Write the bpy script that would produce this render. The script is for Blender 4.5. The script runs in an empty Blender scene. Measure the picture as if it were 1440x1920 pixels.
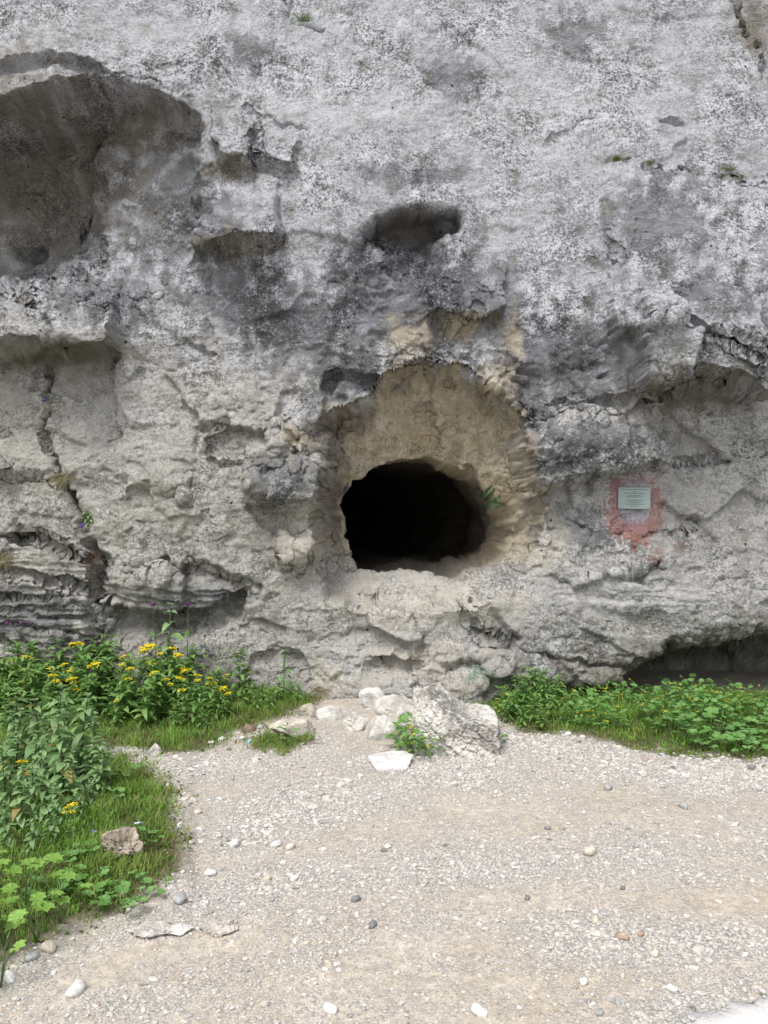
import bpy, bmesh, math, random
import numpy as np
from mathutils import Vector, Matrix, Euler

# ------------------------------------------------------------------ camera, sky, sun, exposure
S = bpy.context.scene
C = S.collection
R = math.radians
EYE, FPX, YC = 1.6, 1507.0, 7.0          # eye height, focal length in photo pixels, distance of the rock face

cam_d = bpy.data.cameras.new('camera')
cam = bpy.data.objects.new('camera', cam_d)
C.objects.link(cam)
cam.location = (0, 0, EYE)
cam.rotation_euler = (R(90), 0, 0)
cam_d.sensor_fit = 'VERTICAL'
cam_d.sensor_height = 36.0
cam_d.lens = 36.0 * FPX / 1920.0
cam_d.clip_start = 0.05
cam_d.clip_end = 2000
S.camera = cam

SUN_EL, SUN_AZ = 58.0, 205.0             # azimuth: compass degrees, 0 = +Y, 90 = +X
W = bpy.data.worlds.new('World')
S.world = W
W.use_nodes = True
wn = W.node_tree
wn.nodes.clear()
sky = wn.nodes.new('ShaderNodeTexSky')
sky.sky_type = 'NISHITA'
sky.sun_disc = False
sky.sun_elevation = R(SUN_EL)
sky.sun_rotation = R(SUN_AZ)
sky.dust_density = 3.0
sky.air_density = 1.0
hs = wn.nodes.new('ShaderNodeHueSaturation')
hs.inputs['Saturation'].default_value = 0.28
bg = wn.nodes.new('ShaderNodeBackground')
bg.inputs['Strength'].default_value = 0.125
wo = wn.nodes.new('ShaderNodeOutputWorld')
wn.links.new(sky.outputs['Color'], hs.inputs['Color'])
wn.links.new(hs.outputs['Color'], bg.inputs['Color'])
wn.links.new(bg.outputs['Background'], wo.inputs['Surface'])

sun_d = bpy.data.lights.new('sun', 'SUN')
sun_d.energy = 1.5
sun_d.angle = R(24)
sun_d.color = (1.0, 0.97, 0.93)
sun = bpy.data.objects.new('sun', sun_d)
C.objects.link(sun)
_d = Vector((math.sin(R(SUN_AZ)) * math.cos(R(SUN_EL)), math.cos(R(SUN_AZ)) * math.cos(R(SUN_EL)), math.sin(R(SUN_EL))))
sun.rotation_euler = _d.to_track_quat('Z', 'Y').to_euler()
sun.location = (0, -4, 12)

S.view_settings.view_transform = 'Standard'
S.view_settings.look = 'None'
S.view_settings.exposure = 0.84
S.view_settings.gamma = 1.0
S.view_settings.use_curve_mapping = False
S.cycles.use_denoising = True
S.cycles.max_bounces = 5
S.cycles.diffuse_bounces = 3

rng = np.random.default_rng(7)
random.seed(11)

# ------------------------------------------------------------------ noise in numpy
_G3 = np.array([[1,1,0],[-1,1,0],[1,-1,0],[-1,-1,0],[1,0,1],[-1,0,1],[1,0,-1],[-1,0,-1],
                [0,1,1],[0,-1,1],[0,1,-1],[0,-1,-1],[1,1,0],[-1,1,0],[0,-1,1],[0,-1,-1]], dtype=np.float32)
_a = np.arange(16) * (2 * np.pi / 16)
_G2 = np.stack([np.cos(_a), np.sin(_a)], 1).astype(np.float32) * 1.3

def hsh(x, y, z=0, seed=0):
    h = (x.astype(np.uint32) * np.uint32(374761393) + y.astype(np.uint32) * np.uint32(668265263)
         + np.asarray(z).astype(np.uint32) * np.uint32(2147483647) + np.uint32((seed * 974711 + 12345) & 0xffffffff))
    h = (h ^ (h >> np.uint32(13))) * np.uint32(1274126177)
    h = (h ^ (h >> np.uint32(16))) * np.uint32(2246822519)
    return h ^ (h >> np.uint32(15))

def rnd(h, k=0):
    h = (h + np.uint32((k * 2654435769) & 0xffffffff)) * np.uint32(2246822519)
    h = (h ^ (h >> np.uint32(13))) * np.uint32(3266489917)
    h = h ^ (h >> np.uint32(16))
    return (h & np.uint32(0xffffff)).astype(np.float32) / np.float32(0xffffff)

def fade(t): return t * t * t * (t * (t * 6 - 15) + 10)

def p2(x, y, seed=0):
    x = np.asarray(x, np.float32); y = np.asarray(y, np.float32)
    xi = np.floor(x).astype(np.int64); yi = np.floor(y).astype(np.int64)
    xf = (x - xi).astype(np.float32); yf = (y - yi).astype(np.float32)
    def g(i, j):
        gr = _G2[hsh(xi + i, yi + j, 0, seed) & np.uint32(15)]
        return gr[..., 0] * (xf - i) + gr[..., 1] * (yf - j)
    u, v = fade(xf), fade(yf)
    a = g(0, 0); b = g(1, 0); c = g(0, 1); d = g(1, 1)
    return (a + u * (b - a)) * (1 - v) + (c + u * (d - c)) * v

def p3(x, y, z, seed=0):
    x = np.asarray(x, np.float32); y = np.asarray(y, np.float32); z = np.asarray(z, np.float32)
    xi = np.floor(x).astype(np.int64); yi = np.floor(y).astype(np.int64); zi = np.floor(z).astype(np.int64)
    xf = (x - xi).astype(np.float32); yf = (y - yi).astype(np.float32); zf = (z - zi).astype(np.float32)
    u, v, w = fade(xf), fade(yf), fade(zf)
    def g(i, j, k):
        gr = _G3[hsh(xi + i, yi + j, zi + k, seed) & np.uint32(15)]
        return gr[..., 0] * (xf - i) + gr[..., 1] * (yf - j) + gr[..., 2] * (zf - k)
    def l(a, b, t): return a + t * (b - a)
    return l(l(l(g(0,0,0), g(1,0,0), u), l(g(0,1,0), g(1,1,0), u), v),
             l(l(g(0,0,1), g(1,0,1), u), l(g(0,1,1), g(1,1,1), u), v), w)

def fbm2(x, y, o=4, seed=0, gain=0.5):
    s = 0; a = 1.0
    for k in range(o):
        s = s + a * p2(x * 2 ** k + 17.3 * k, y * 2 ** k + 5.1 * k, seed + k); a *= gain
    return s

def fbm3(x, y, z, o=4, seed=0, gain=0.5):
    s = 0; a = 1.0
    for k in range(o):
        s = s + a * p3(x * 2 ** k + 3.7 * k, y * 2 ** k + 9.2 * k, z * 2 ** k + 1.3 * k, seed + k); a *= gain
    return s

def facet2(x, y, seed=0, tilt=0.6):
    """chipped stone: every cell is a tilted plane of its own"""
    x = np.asarray(x, np.float32); y = np.asarray(y, np.float32)
    xi = np.floor(x).astype(np.int64); yi = np.floor(y).astype(np.int64)
    best = np.full(x.shape, 1e9, np.float32); val = np.zeros(x.shape, np.float32)
    for i in (-1, 0, 1):
        for j in (-1, 0, 1):
            h = hsh(xi + i, yi + j, 0, seed)
            cx = xi + i + rnd(h, 1); cy = yi + j + rnd(h, 2)
            dx = (x - cx).astype(np.float32); dy = (y - cy).astype(np.float32)
            d = dx * dx + dy * dy
            v = (rnd(h, 3) - 0.5) + tilt * ((rnd(h, 4) - 0.5) * dx + (rnd(h, 5) - 0.5) * dy) * 2
            m = d < best
            best = np.where(m, d, best); val = np.where(m, v, val)
    return val

def sstep(a, b, x):
    t = np.clip((x - a) / (b - a), 0, 1)
    return t * t * (3 - 2 * t)

def poly_dist(px, py, pts):
    d = np.full(np.shape(px), 1e9, np.float32)
    for (x0, y0), (x1, y1) in zip(pts[:-1], pts[1:]):
        vx, vy = x1 - x0, y1 - y0
        t = np.clip(((px - x0) * vx + (py - y0) * vy) / (vx * vx + vy * vy + 1e-9), 0, 1)
        d = np.minimum(d, np.hypot(px - x0 - t * vx, py - y0 - t * vy))
    return d

def in_poly(px, py, pts):
    c = np.zeros(np.shape(px), bool); n = len(pts)
    for i in range(n):
        x0, y0 = pts[i]; x1, y1 = pts[(i + 1) % n]
        if y0 == y1: continue
        c ^= ((y0 > py) != (y1 > py)) & (px < (x1 - x0) * (py - y0) / (y1 - y0) + x0)
    return c

# ------------------------------------------------------------------ object helpers
def mesh_np(name, V, F, mat, parent=None, smooth=True, cols=None, scal=None):
    """V (n,3), F (m,k) arrays -> one mesh object; cols / scal: dict of point attributes"""
    me = bpy.data.meshes.new(name)
    V = np.ascontiguousarray(V, np.float32); F = np.ascontiguousarray(F, np.int32)
    k = F.shape[1]
    me.vertices.add(len(V)); me.vertices.foreach_set('co', V.ravel())
    me.loops.add(F.size); me.loops.foreach_set('vertex_index', F.ravel())
    me.polygons.add(len(F)); me.polygons.foreach_set('loop_start', np.arange(0, F.size, k, dtype=np.int32))
    me.update(calc_edges=True)
    me.polygons.foreach_set('use_smooth', np.full(len(F), smooth, bool))
    for n_, a in (cols or {}).items():
        at = me.attributes.new(n_, 'FLOAT_COLOR', 'POINT')
        a4 = np.ones((len(V), 4), np.float32); a4[:, :3] = a
        at.data.foreach_set('color', a4.ravel())
    for n_, a in (scal or {}).items():
        at = me.attributes.new(n_, 'FLOAT', 'POINT')
        at.data.foreach_set('value', np.ascontiguousarray(a, np.float32).ravel())
    me.materials.append(mat)
    return link(name, me, parent)

def mesh_py(name, V, F, mats, midx=None, smooth=True):
    me = bpy.data.meshes.new(name)
    me.from_pydata([tuple(v) for v in V], [], [tuple(f) for f in F])
    for m in (mats if isinstance(mats, (list, tuple)) else [mats]): me.materials.append(m)
    if midx is not None: me.polygons.foreach_set('material_index', midx)
    me.polygons.foreach_set('use_smooth', [smooth] * len(me.polygons))
    me.update()
    return me

def link(name, data, parent=None, loc=None, rot=None, scale=None):
    o = bpy.data.objects.new(name, data)
    C.objects.link(o)
    if parent is not None: o.parent = parent
    if loc is not None: o.location = loc
    if rot is not None: o.rotation_euler = rot
    if scale is not None: o.scale = scale if hasattr(scale, '__len__') else (scale,) * 3
    return o

def tag(o, label=None, cat=None, group=None, kind=None):
    if label: o['label'] = label
    if cat: o['category'] = cat
    if group: o['group'] = group
    if kind: o['kind'] = kind
    return o

def copy_tree(o, parent=None):
    c = o.copy(); C.objects.link(c); c.parent = parent
    for ch in o.children: copy_tree(ch, c)
    return c

# ------------------------------------------------------------------ node helpers
class NT:
    def __init__(self, name):
        self.m = bpy.data.materials.new(name); self.m.use_nodes = True
        self.t = self.m.node_tree; self.t.nodes.clear()
    def n(self, typ, **kw):
        nd = self.t.nodes.new(typ)
        for k, v in kw.items():
            if k in nd.bl_rna.properties: setattr(nd, k, v)
        return nd
    def l(self, a, b): self.t.links.new(a, b)
    def sv(self, sock, v):
        if isinstance(v, bpy.types.NodeSocket): self.l(v, sock)
        elif hasattr(v, '__len__') and len(v) == 3 and sock.type == 'RGBA': sock.default_value = (*v, 1)
        else: sock.default_value = v
    def attr(self, name, out='Fac'):
        a = self.n('ShaderNodeAttribute', attribute_name=name); return a.outputs[out]
    def coord(self): return self.n('ShaderNodeTexCoord').outputs['Object']
    def noise(self, vec, scale, detail=4, rough=0.55, dist=0.0, out='Fac'):
        a = self.n('ShaderNodeTexNoise'); self.l(vec, a.inputs['Vector'])
        a.inputs['Scale'].default_value = scale; a.inputs['Detail'].default_value = detail
        a.inputs['Roughness'].default_value = rough; a.inputs['Distortion'].default_value = dist
        return a.outputs[out]
    def vor(self, vec, scale, out='Distance', feature='F1'):
        a = self.n('ShaderNodeTexVoronoi', feature=feature); self.l(vec, a.inputs['Vector'])
        a.inputs['Scale'].default_value = scale
        return a.outputs[out]
    def math(self, op, a, b=0.0, c=None, clamp=False):
        m = self.n('ShaderNodeMath', operation=op, use_clamp=clamp)
        self.sv(m.inputs[0], a); self.sv(m.inputs[1], b)
        if c is not None: self.sv(m.inputs[2], c)
        return m.outputs[0]
    def ramp(self, x, lo, hi, a=0.0, b=1.0):
        m = self.n('ShaderNodeMapRange', interpolation_type='SMOOTHSTEP')
        self.sv(m.inputs['Value'], x); self.sv(m.inputs['From Min'], lo); self.sv(m.inputs['From Max'], hi)
        self.sv(m.inputs['To Min'], a); self.sv(m.inputs['To Max'], b)
        return m.outputs['Result']
    def mix(self, f, a, b, mode='MIX'):
        m = self.n('ShaderNodeMix', data_type='RGBA', blend_type=mode)
        self.sv(m.inputs['Factor'], f); self.sv(m.inputs['A'], a) if False else None
        self.sv(m.inputs[0], f); self.sv(m.inputs[6], a); self.sv(m.inputs[7], b)
        return m.outputs[2]
    def scale(self, col, f):
        m = self.n('ShaderNodeVectorMath', operation='SCALE')
        self.sv(m.inputs[0], col); self.sv(m.inputs['Scale'], f)
        return m.outputs[0]
    def bump(self, h, dist, strength=1.0, normal=None):
        b = self.n('ShaderNodeBump'); self.sv(b.inputs['Height'], h)
        b.inputs['Distance'].default_value = dist; b.inputs['Strength'].default_value = strength
        if normal is not None: self.l(normal, b.inputs['Normal'])
        return b.outputs['Normal']
    def out(self, col, rough=0.9, normal=None, spec=0.25, trans=None):
        p = self.n('ShaderNodeBsdfPrincipled'); self.sv(p.inputs['Base Color'], col)
        self.sv(p.inputs['Roughness'], rough); p.inputs['Specular IOR Level'].default_value = spec
        if normal is not None: self.l(normal, p.inputs['Normal'])
        o = self.n('ShaderNodeOutputMaterial')
        if trans:
            t = self.n('ShaderNodeBsdfTranslucent'); self.sv(t.inputs['Color'], trans[1])
            mx = self.n('ShaderNodeMixShader'); mx.inputs[0].default_value = trans[0]
            self.l(p.outputs[0], mx.inputs[1]); self.l(t.outputs[0], mx.inputs[2]); self.l(mx.outputs[0], o.inputs[0])
        else: self.l(p.outputs[0], o.inputs[0])
        return self.m

def rock_material():
    t = NT('limestone'); co = t.coord()
    tint = t.attr('tint', 'Color'); speck = t.attr('speck'); con = t.attr('contrast')
    wob = t.n('ShaderNodeVectorMath', operation='MULTIPLY_ADD'); t.l(t.noise(co, 30, 3, 0.6, 0, 'Color'), wob.inputs[0])
    wob.inputs[1].default_value = (0.05, 0.05, 0.05); t.l(co, wob.inputs[2]); cd = wob.outputs[0]
    def cell(sc):
        v = t.n('ShaderNodeTexVoronoi'); t.l(cd, v.inputs['Vector']); v.inputs['Scale'].default_value = sc
        sp = t.n('ShaderNodeSeparateColor'); t.l(v.outputs['Color'], sp.inputs[0])
        return sp.outputs[0], v.outputs['Distance']
    c1, d1 = cell(52); c2, d2 = cell(110)
    n_f = t.noise(co, 44, 7, 0.74, 0.5); n_m = t.noise(co, 8, 5, 0.6, 0.4); n_x = t.noise(co, 120, 3, 0.65)
    # crust of lichen flakes: 0 = white flake, 1 = black crust
    f = t.math('ADD', t.math('MULTIPLY', c1, 0.25), t.math('MULTIPLY', c2, 0.21))
    f = t.math('ADD', f, t.math('MULTIPLY', t.ramp(n_f, 0.34, 0.66), 0.44))
    f = t.math('ADD', f, t.math('MULTIPLY', t.ramp(n_m, 0.36, 0.64), 0.16))
    f = t.math('ADD', f, t.math('MULTIPLY', t.math('SUBTRACT', speck, 0.5), 0.55))
    cr = t.n('ShaderNodeValToRGB'); t.l(f, cr.inputs[0])
    el = cr.color_ramp.elements
    stops = [(0.0, 1.38), (0.30, 1.24), (0.43, 1.05), (0.52, 0.84), (0.60, 0.46), (0.70, 0.22), (0.9, 0.12)]
    el[0].position = stops[0][0]; el[0].color = (stops[0][1],) * 3 + (1,)
    el[1].position = stops[-1][0]; el[1].color = (stops[-1][1],) * 3 + (1,)
    for p_, v_ in stops[1:-1]:
        e = el.new(p_); e.color = (v_, v_, v_, 1)
    m = t.math('ADD', t.math('MULTIPLY', t.math('SUBTRACT', cr.outputs[0], 0.9), con), 0.95)
    m = t.math('MULTIPLY', m, t.ramp(n_x, 0.3, 0.7, 0.84, 1.14))
    col = t.scale(tint, m)
    grey = t.n('ShaderNodeRGBToBW'); t.l(col, grey.inputs[0])
    cmb = t.n('ShaderNodeCombineColor')
    t.l(t.math('MULTIPLY', grey.outputs[0], 0.98), cmb.inputs[0]); t.l(grey.outputs[0], cmb.inputs[1]); t.l(t.math('MULTIPLY', grey.outputs[0], 1.05), cmb.inputs[2])
    col = t.mix(t.math('MULTIPLY', t.ramp(t.math('ABSOLUTE', t.math('SUBTRACT', m, 0.9)), 0.1, 0.5), t.math('MULTIPLY', con, 0.6)), col, cmb.outputs[0])
    # tiny black borings
    v2 = t.n('ShaderNodeTexVoronoi'); t.l(co, v2.inputs['Vector']); v2.inputs['Scale'].default_value = 2.6
    hole = t.ramp(v2.outputs['Distance'], 0.025, 0.04, 1.0, 0.0)
    col = t.mix(t.math('MULTIPLY', hole, 0.9), col, (0.02, 0.02, 0.02))
    # painted marks
    col = t.mix(t.math('MULTIPLY', t.math('MULTIPLY', t.attr('lilac'), 0.7), t.ramp(n_m, 0.35, 0.6)), col, (0.44, 0.42, 0.56))
    col = t.mix(t.ramp(t.math('ADD', t.attr('red'), t.math('MULTIPLY', t.math('SUBTRACT', t.math('ADD', n_f, n_m), 1.0), 1.5)), 0.2, 0.95, 0.0, 0.62), col, (0.36, 0.125, 0.095))
    col = t.mix(t.math('MULTIPLY', t.attr('green'), t.ramp(n_f, 0.36, 0.5)), col, (0.035, 0.20, 0.085))
    col = t.mix(t.attr('blue'), col, (0.035, 0.03, 0.16))
    h = t.math('ADD', n_f, t.math('MULTIPLY', n_x, 0.4))
    h = t.math('SUBTRACT', h, t.math('MULTIPLY', t.math('ADD', d1, t.math('MULTIPLY', d2, 0.5)), 0.25))
    nb = t.bump(h, 0.028, 1.0)
    return t.out(col, 0.93, nb, 0.12)

# ------------------------------------------------------------------ the cliff
def pocket(px, py, top, depth, reach=None, bot=None, rise=0.18, hold=0.25, tap=12):
    """a hollow under a lip: top polyline, then back out again over 'reach' pixels or down to polyline 'bot'"""
    tx = [p[0] for p in top]; ty = [p[1] for p in top]
    y0 = np.interp(px, tx, ty)
    y1 = np.interp(px, [p[0] for p in bot], [p[1] for p in bot]) if bot else y0 + reach
    t = (py - y0) / np.maximum(y1 - y0, 4)
    w = sstep(tx[0], tx[0] + tap, px) * (1 - sstep(tx[-1] - tap, tx[-1], px))
    return depth * sstep(0, rise, t) * (1 - sstep(hold, 1, t)) * w

def overhang(px, py, lip, bot, h, up, tap=14):
    """rock standing proud above a lip; its underside runs back to the face between lip and bot"""
    lx = [p[0] for p in lip]
    y0 = np.interp(px, lx, [p[1] for p in lip])
    y1 = np.maximum(y0 + 5, np.interp(px, [p[0] for p in bot], [p[1] for p in bot]) if not np.isscalar(bot) else y0 + bot)
    w = sstep(lx[0], lx[0] + tap, px) * (1 - sstep(lx[-1] - tap, lx[-1], px))
    above = (1 - sstep(0, 1, (y0 - py) / up)) * (py <= y0)
    below = np.clip(1 - (py - y0) / (y1 - y0), 0, 1) * (py > y0)
    return -h * w * (above + below)

def crack(px, py, pts, width, depth):
    d = poly_dist(px, py, pts)
    return depth * np.exp(-(d / width) ** 2)

def blob(px, py, cx, cy, rx, ry, rot=0):
    c, s = math.cos(R(rot)), math.sin(R(rot))
    u = ((px - cx) * c + (py - cy) * s) / rx; v = (-(px - cx) * s + (py - cy) * c) / ry
    return np.exp(-(u * u + v * v))

MC = (795.0, 985.0)                                            # middle of the cave mouth
MOUTH = [(655,1083),(643,1040),(640,1000),(641,950),(648,910),(678,886),(720,868),(770,860),(820,866),(862,880),
         (908,900),(948,938),(968,985),(965,1024),(942,1052),(885,1068),(800,1084),(720,1089)]
ALCOVE = [(596,1112),(594,1040),(598,960),(606,880),(610,835),(600,792),(650,764),(700,738),(718,702),(770,684),
          (845,688),(905,706),(955,745),(978,800),(988,850),(1006,930),(1012,990),(995,1055),(930,1105),(800,1140),(690,1138)]

def polar(pts, th):
    a = np.array([math.atan2(y - MC[1], x - MC[0]) for x, y in pts]); r = np.array([math.hypot(x - MC[0], y - MC[1]) for x, y in pts])
    o = np.argsort(a); a, r = a[o], r[o]
    a = np.concatenate([a[-3:] - 2 * np.pi, a, a[:3] + 2 * np.pi]); r = np.concatenate([r[-3:], r, r[:3]])
    rr = np.interp(th, a, r)
    return rr * (1 + 0.016 * np.sin(9 * th + 1) * np.sin(17 * th) + 0.007 * np.sin(31 * th + 2) * np.sin(5 * th))

def relief(px, py):
    """depth into the rock in metres (positive = away from the road)"""
    D = np.zeros(np.shape(px), np.float32)
    # leaning back above, foot stepping forward
    D += 0.00075 * np.clip(640 - py, 0, 900) + 0.00030 * np.clip(330 - py, 0, 3000)
    D -= 0.10 * sstep(1040, 1320, py)
    # broad swells
    D -= 0.16 * blob(px, py, 620, 250, 260, 260)
    D -= 0.10 * blob(px, py, 1280, 600, 170, 120) + 0.20 * blob(px, py, 1290, 1120, 190, 90)
    D -= 0.10 * blob(px, py, 100, 1100, 160, 110) + 0.08 * blob(px, py, 330, 980, 130, 120)
    D -= 0.12 * blob(px, py, 80, 575, 150, 60)
    D += 0.10 * blob(px, py, 300, 560, 120, 130)
    # shoulder block on the right with the mossy ledge
    led = np.interp(px, [1090,1120,1160,1210,1260,1310,1370,1430,1800], [340,308,297,303,308,318,322,326,330])
    D -= 0.42 * sstep(1070, 1170, px - 0.05 * (py - 310)) * (0.5 * sstep(led - 4, led + 14, py) + 0.5 * sstep(led, led + 190, py)) * (1 - sstep(480, 900, py))
    # the great hollow at the upper left
    xr = np.interp(px, [-3000,100,150,200,260,340,385,400], [1,1,0.85,0.42,0.25,0.15,0.06,0])
    lipB = np.interp(px, [-300,-60,0,60,110,200,260,330,375,400], [200,190,183,165,149,142,160,186,216,250])
    t = (py - lipB)
    D -= 0.16 * sstep(70, 0, -t) * sstep(20, 0, t) * (1 - sstep(330, 400, px))
    D += xr * (0.90 * sstep(0, 80, t) + 0.70 * sstep(30, 270, t)) * (1 - sstep(285, 470, t))
    D += 0.30 * sstep(0, 40, t) * (1 - sstep(60, 360, t)) * sstep(120, 180, px) * (1 - sstep(350, 385, px))
    D += pocket(px, py, [(-400,125),(-80,112),(0,102),(90,90),(160,104),(215,138),(300,154)], 0.17, bot=[(-400,210),(0,180),(110,148),(215,150),(300,162)], rise=0.3, hold=0.5)
    D += 0.35 * blob(px, py, 18, 450, 20, 13) + 0.12 * blob(px, py, 125, 410, 26, 12, -30)
    D += crack(px, py, [(118,405),(122,440),(120,480)], 4, 0.05)
    # step at the hollow's right jamb and the little notches beside it
    D -= 0.08 * sstep(0, 12, px - np.interp(py, [200,260,330,420,480], [372,382,398,392,380])) * blob(px, py, 440, 330, 110, 120)
    D += overhang(px, py, [(394,268),(415,284),(440,294),(477,306)], [(394,274),(415,318),(450,328),(477,333)], 0.20, 110, 5)
    D += overhang(px, py, [(479,282),(505,293),(530,305),(558,318)], [(479,322),(520,319),(558,320)], 0.15, 80, 4)
    D += overhang(px, py, [(372,488),(392,466),(415,449),(442,437),(482,443),(526,456)], [(372,492),(400,488),(450,479),(526,462)], 0.27, 130, 10)
    D += crack(px, py, [(455,193),(520,226),(582,246)], 3, 0.035) + crack(px, py, [(535,0),(542,40),(556,48),(604,52)], 3.5, 0.06)
    D += 0.03 * sstep(542, 548, px) * (1 - sstep(30, 50, py))
    D += pocket(px, py, [(312,118),(340,112),(368,116)], 0.06, reach=20)
    # ledge on the left and the crack below it
    D += overhang(px, py, [(-600,630),(-80,632),(0,633),(60,632),(120,641),(165,651),(222,651)], [(-600,690),(0,688),(60,692),(115,692),(150,670),(222,666)], 0.40, 150, 4)
    D += pocket(px, py, [(-600,650),(0,650),(90,650),(160,656),(222,660)], 0.16, reach=230, rise=0.15, hold=0.2, tap=4)
    D += crack(px, py, [(84,690),(96,715),(88,745),(97,765),(78,800),(86,835),(103,858),(108,885),(138,932),(150,962),(168,990),(178,1030),(191,1062),(183,1085),(186,1110),(196,1150),(190,1215)], 3.6, 0.13)
    D -= 0.13 * sstep(2, 14, np.interp(py, [850,890,935,980,1030,1062,1110,1210], [86,108,138,160,178,190,186,190]) - px) * sstep(850, 900, py)
    D += crack(px, py, [(140,935),(160,975)], 9, 0.12) + crack(px, py, [(192,1060),(186,1115)], 8, 0.08)
    for pts, w, dp in [([(-200,990),(0,1005),(75,1016),(150,1044),(188,1050)], 5, 0.12), ([(-200,1050),(0,1068),(60,1078),(130,1090),(188,1106)], 5, 0.12),
                       ([(-200,1100),(0,1112),(100,1122),(185,1132)], 3.5, 0.05), ([(-200,1128),(0,1134),(100,1150),(185,1158)], 3.5, 0.05),
                       ([(-200,1160),(0,1165),(100,1172),(185,1186)], 4, 0.06), ([(-200,1190),(0,1192),(180,1205)], 4, 0.06)]:
        D += crack(px, py, pts, w, dp)
    D += pocket(px, py, [(196,1118),(240,1128),(300,1135),(350,1136),(410,1124),(462,1098)], 0.22, reach=90, rise=0.2, hold=0.3)
    D += pocket(px, py, [(262,1150),(310,1156),(370,1158)], 0.12, reach=50, rise=0.2)
    D += pocket(px, py, [(232,1056),(285,1045),(310,1038),(345,1057),(400,1062),(455,1080)], 0.10, reach=45, rise=0.2)
    D += overhang(px, py, [(230,924),(250,908),(275,902),(330,908),(360,936)], 22, 0.09, 60, 8)
    D += overhang(px, py, [(380,830),(400,812),(430,799)], 20, 0.10, 45, 6)
    D += crack(px, py, [(395,862),(420,874),(455,868)], 4, 0.05)
    D += pocket(px, py, [(470,1225),(520,1205),(560,1212),(575,1222)], 0.06, reach=60, rise=0.3)
    # niche above the cave
    D += pocket(px, py, [(668,442),(700,414),(740,394),(785,388),(835,391),(868,396)], 0.46, bot=[(668,470),(700,500),(735,535),(770,550),(800,535),(830,480),(868,430)], rise=0.17, hold=0.32, tap=16)
    D += 0.08 * blob(px, py, 770, 500, 50, 40)
    D += 0.05 * blob(px, py, 680, 510, 60, 55)
    D += overhang(px, py, [(798,594),(815,574),(850,590),(900,602),(954,574)], [(798,598),(815,612),(860,626),(910,622),(954,580)], 0.20, 90, 8)
    D += pocket(px, py, [(604,700),(640,689),(690,694),(714,704)], 0.15, reach=80, rise=0.3, hold=0.4)
    # buttress beside the mouth
    D -= 0.13 * blob(px, py, 540, 890, 70, 60) + 0.12 * blob(px, py, 565, 1000, 42, 50)
    D += overhang(px, py, [(452,912),(500,925),(545,936),(608,938)], 40, 0.24, 120, 18)
    D += overhang(px, py, [(500,840),(545,815),(590,790),(612,786)], 30, 0.14, 60, 10)
    D += overhang(px, py, [(530,1034),(560,1046),(592,1028)], 22, 0.10, 80, 8)
    D -= 0.10 * blob(px, py, 1040, 850, 55, 45)
    D += overhang(px, py, [(985,892),(1030,910),(1075,896),(1100,882),(1180,872),(1260,866)], [(985,915),(1030,940),(1075,925),(1120,896),(1260,880)], 0.22, 150, 20)
    D += crack(px, py, [(1180,876),(1250,870),(1340,860),(1440,852)], 4, 0.05)
    D += crack(px, py, [(975,795),(1010,772),(1060,752)], 4, 0.07) + overhang(px, py, [(972,800),(1010,775),(1060,753),(1120,744),(1195,738)], 12, 0.09, 70, 20)
    D -= 0.10 * blob(px, py, 330, 1088, 130, 40) + 0.10 * blob(px, py, 1110, 820, 110, 50)
    # right side shelves
    D += overhang(px, py, [(1188,742),(1230,712),(1276,694),(1331,702),(1384,724),(1430,740)], [(1188,748),(1215,756),(1245,748),(1275,756),(1350,750),(1430,745)], 0.50, 260, 14)
    D += overhang(px, py, [(1200,762),(1225,758),(1250,750)], [(1200,790),(1225,782),(1250,756)], 0.10, 10, 6)
    D += overhang(px, py, [(1136,630),(1180,622),(1225,614),(1256,606)], 22, 0.20, 90, 8)
    D += crack(px, py, [(1252,610),(1300,640),(1360,655),(1440,690)], 5, 0.11) + overhang(px, py, [(1250,612),(1300,640),(1360,656),(1450,694)], 14, 0.08, 60, 10)
    D += pocket(px, py, [(1060,690),(1085,680),(1100,684)], 0.06, reach=22, rise=0.3) + pocket(px, py, [(1112,705),(1135,694),(1150,698)], 0.05, reach=22, rise=0.3)
    D += pocket(px, py, [(1228,222),(1255,216),(1288,224)], 0.07, reach=26, rise=0.3) + crack(px, py, [(1020,268),(1040,255),(1110,222)], 4, 0.025)
    D += pocket(px, py, [(1148,1062),(1195,1068),(1215,1050),(1250,1046)], 0.10, reach=36, rise=0.25) + crack(px, py, [(1050,1086),(1120,1078),(1160,1070)], 4, 0.05)
    D += crack(px, py, [(1150,1005),(1240,1003),(1300,995)], 3, 0.03) + crack(px, py, [(1070,975),(1110,1000),(1085,1040)], 4, 0.03)
    D += 0.06 * blob(px, py, 1180, 1160, 60, 22, 10)
    D -= 0.05 * blob(px, py, 1120, 990, 50, 60)
    # recess in the top right corner
    D += 0.30 * sstep(0, 26, px - np.interp(py, [-200,0,50,100,180,240], [1340,1362,1385,1410,1440,1470])) * (1 - sstep(60, 260, py))
    D -= 0.20 * blob(px, py, 800, 1122, 175, 36) + 0.10 * blob(px, py, 800, 1180, 210, 60)
    D -= 0.24 * sstep(1090, 1300, py) * np.exp(-((px - 790) / 200) ** 2)
    # ledges under the cave mouth
    D += pocket(px, py, [(675,1232),(710,1219),(740,1222),(790,1230)], 0.10, reach=50, rise=0.2, hold=0.25, tap=30)
    D += pocket(px, py, [(828,1230),(870,1224),(908,1216)], 0.13, reach=46, rise=0.2)
    D += crack(px, py, [(770,1150),(788,1195),(778,1240),(782,1300)], 6, 0.07) + crack(px, py, [(850,1130),(900,1180),(985,1215),(1100,1246),(1170,1246)], 4, 0.06)
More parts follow.
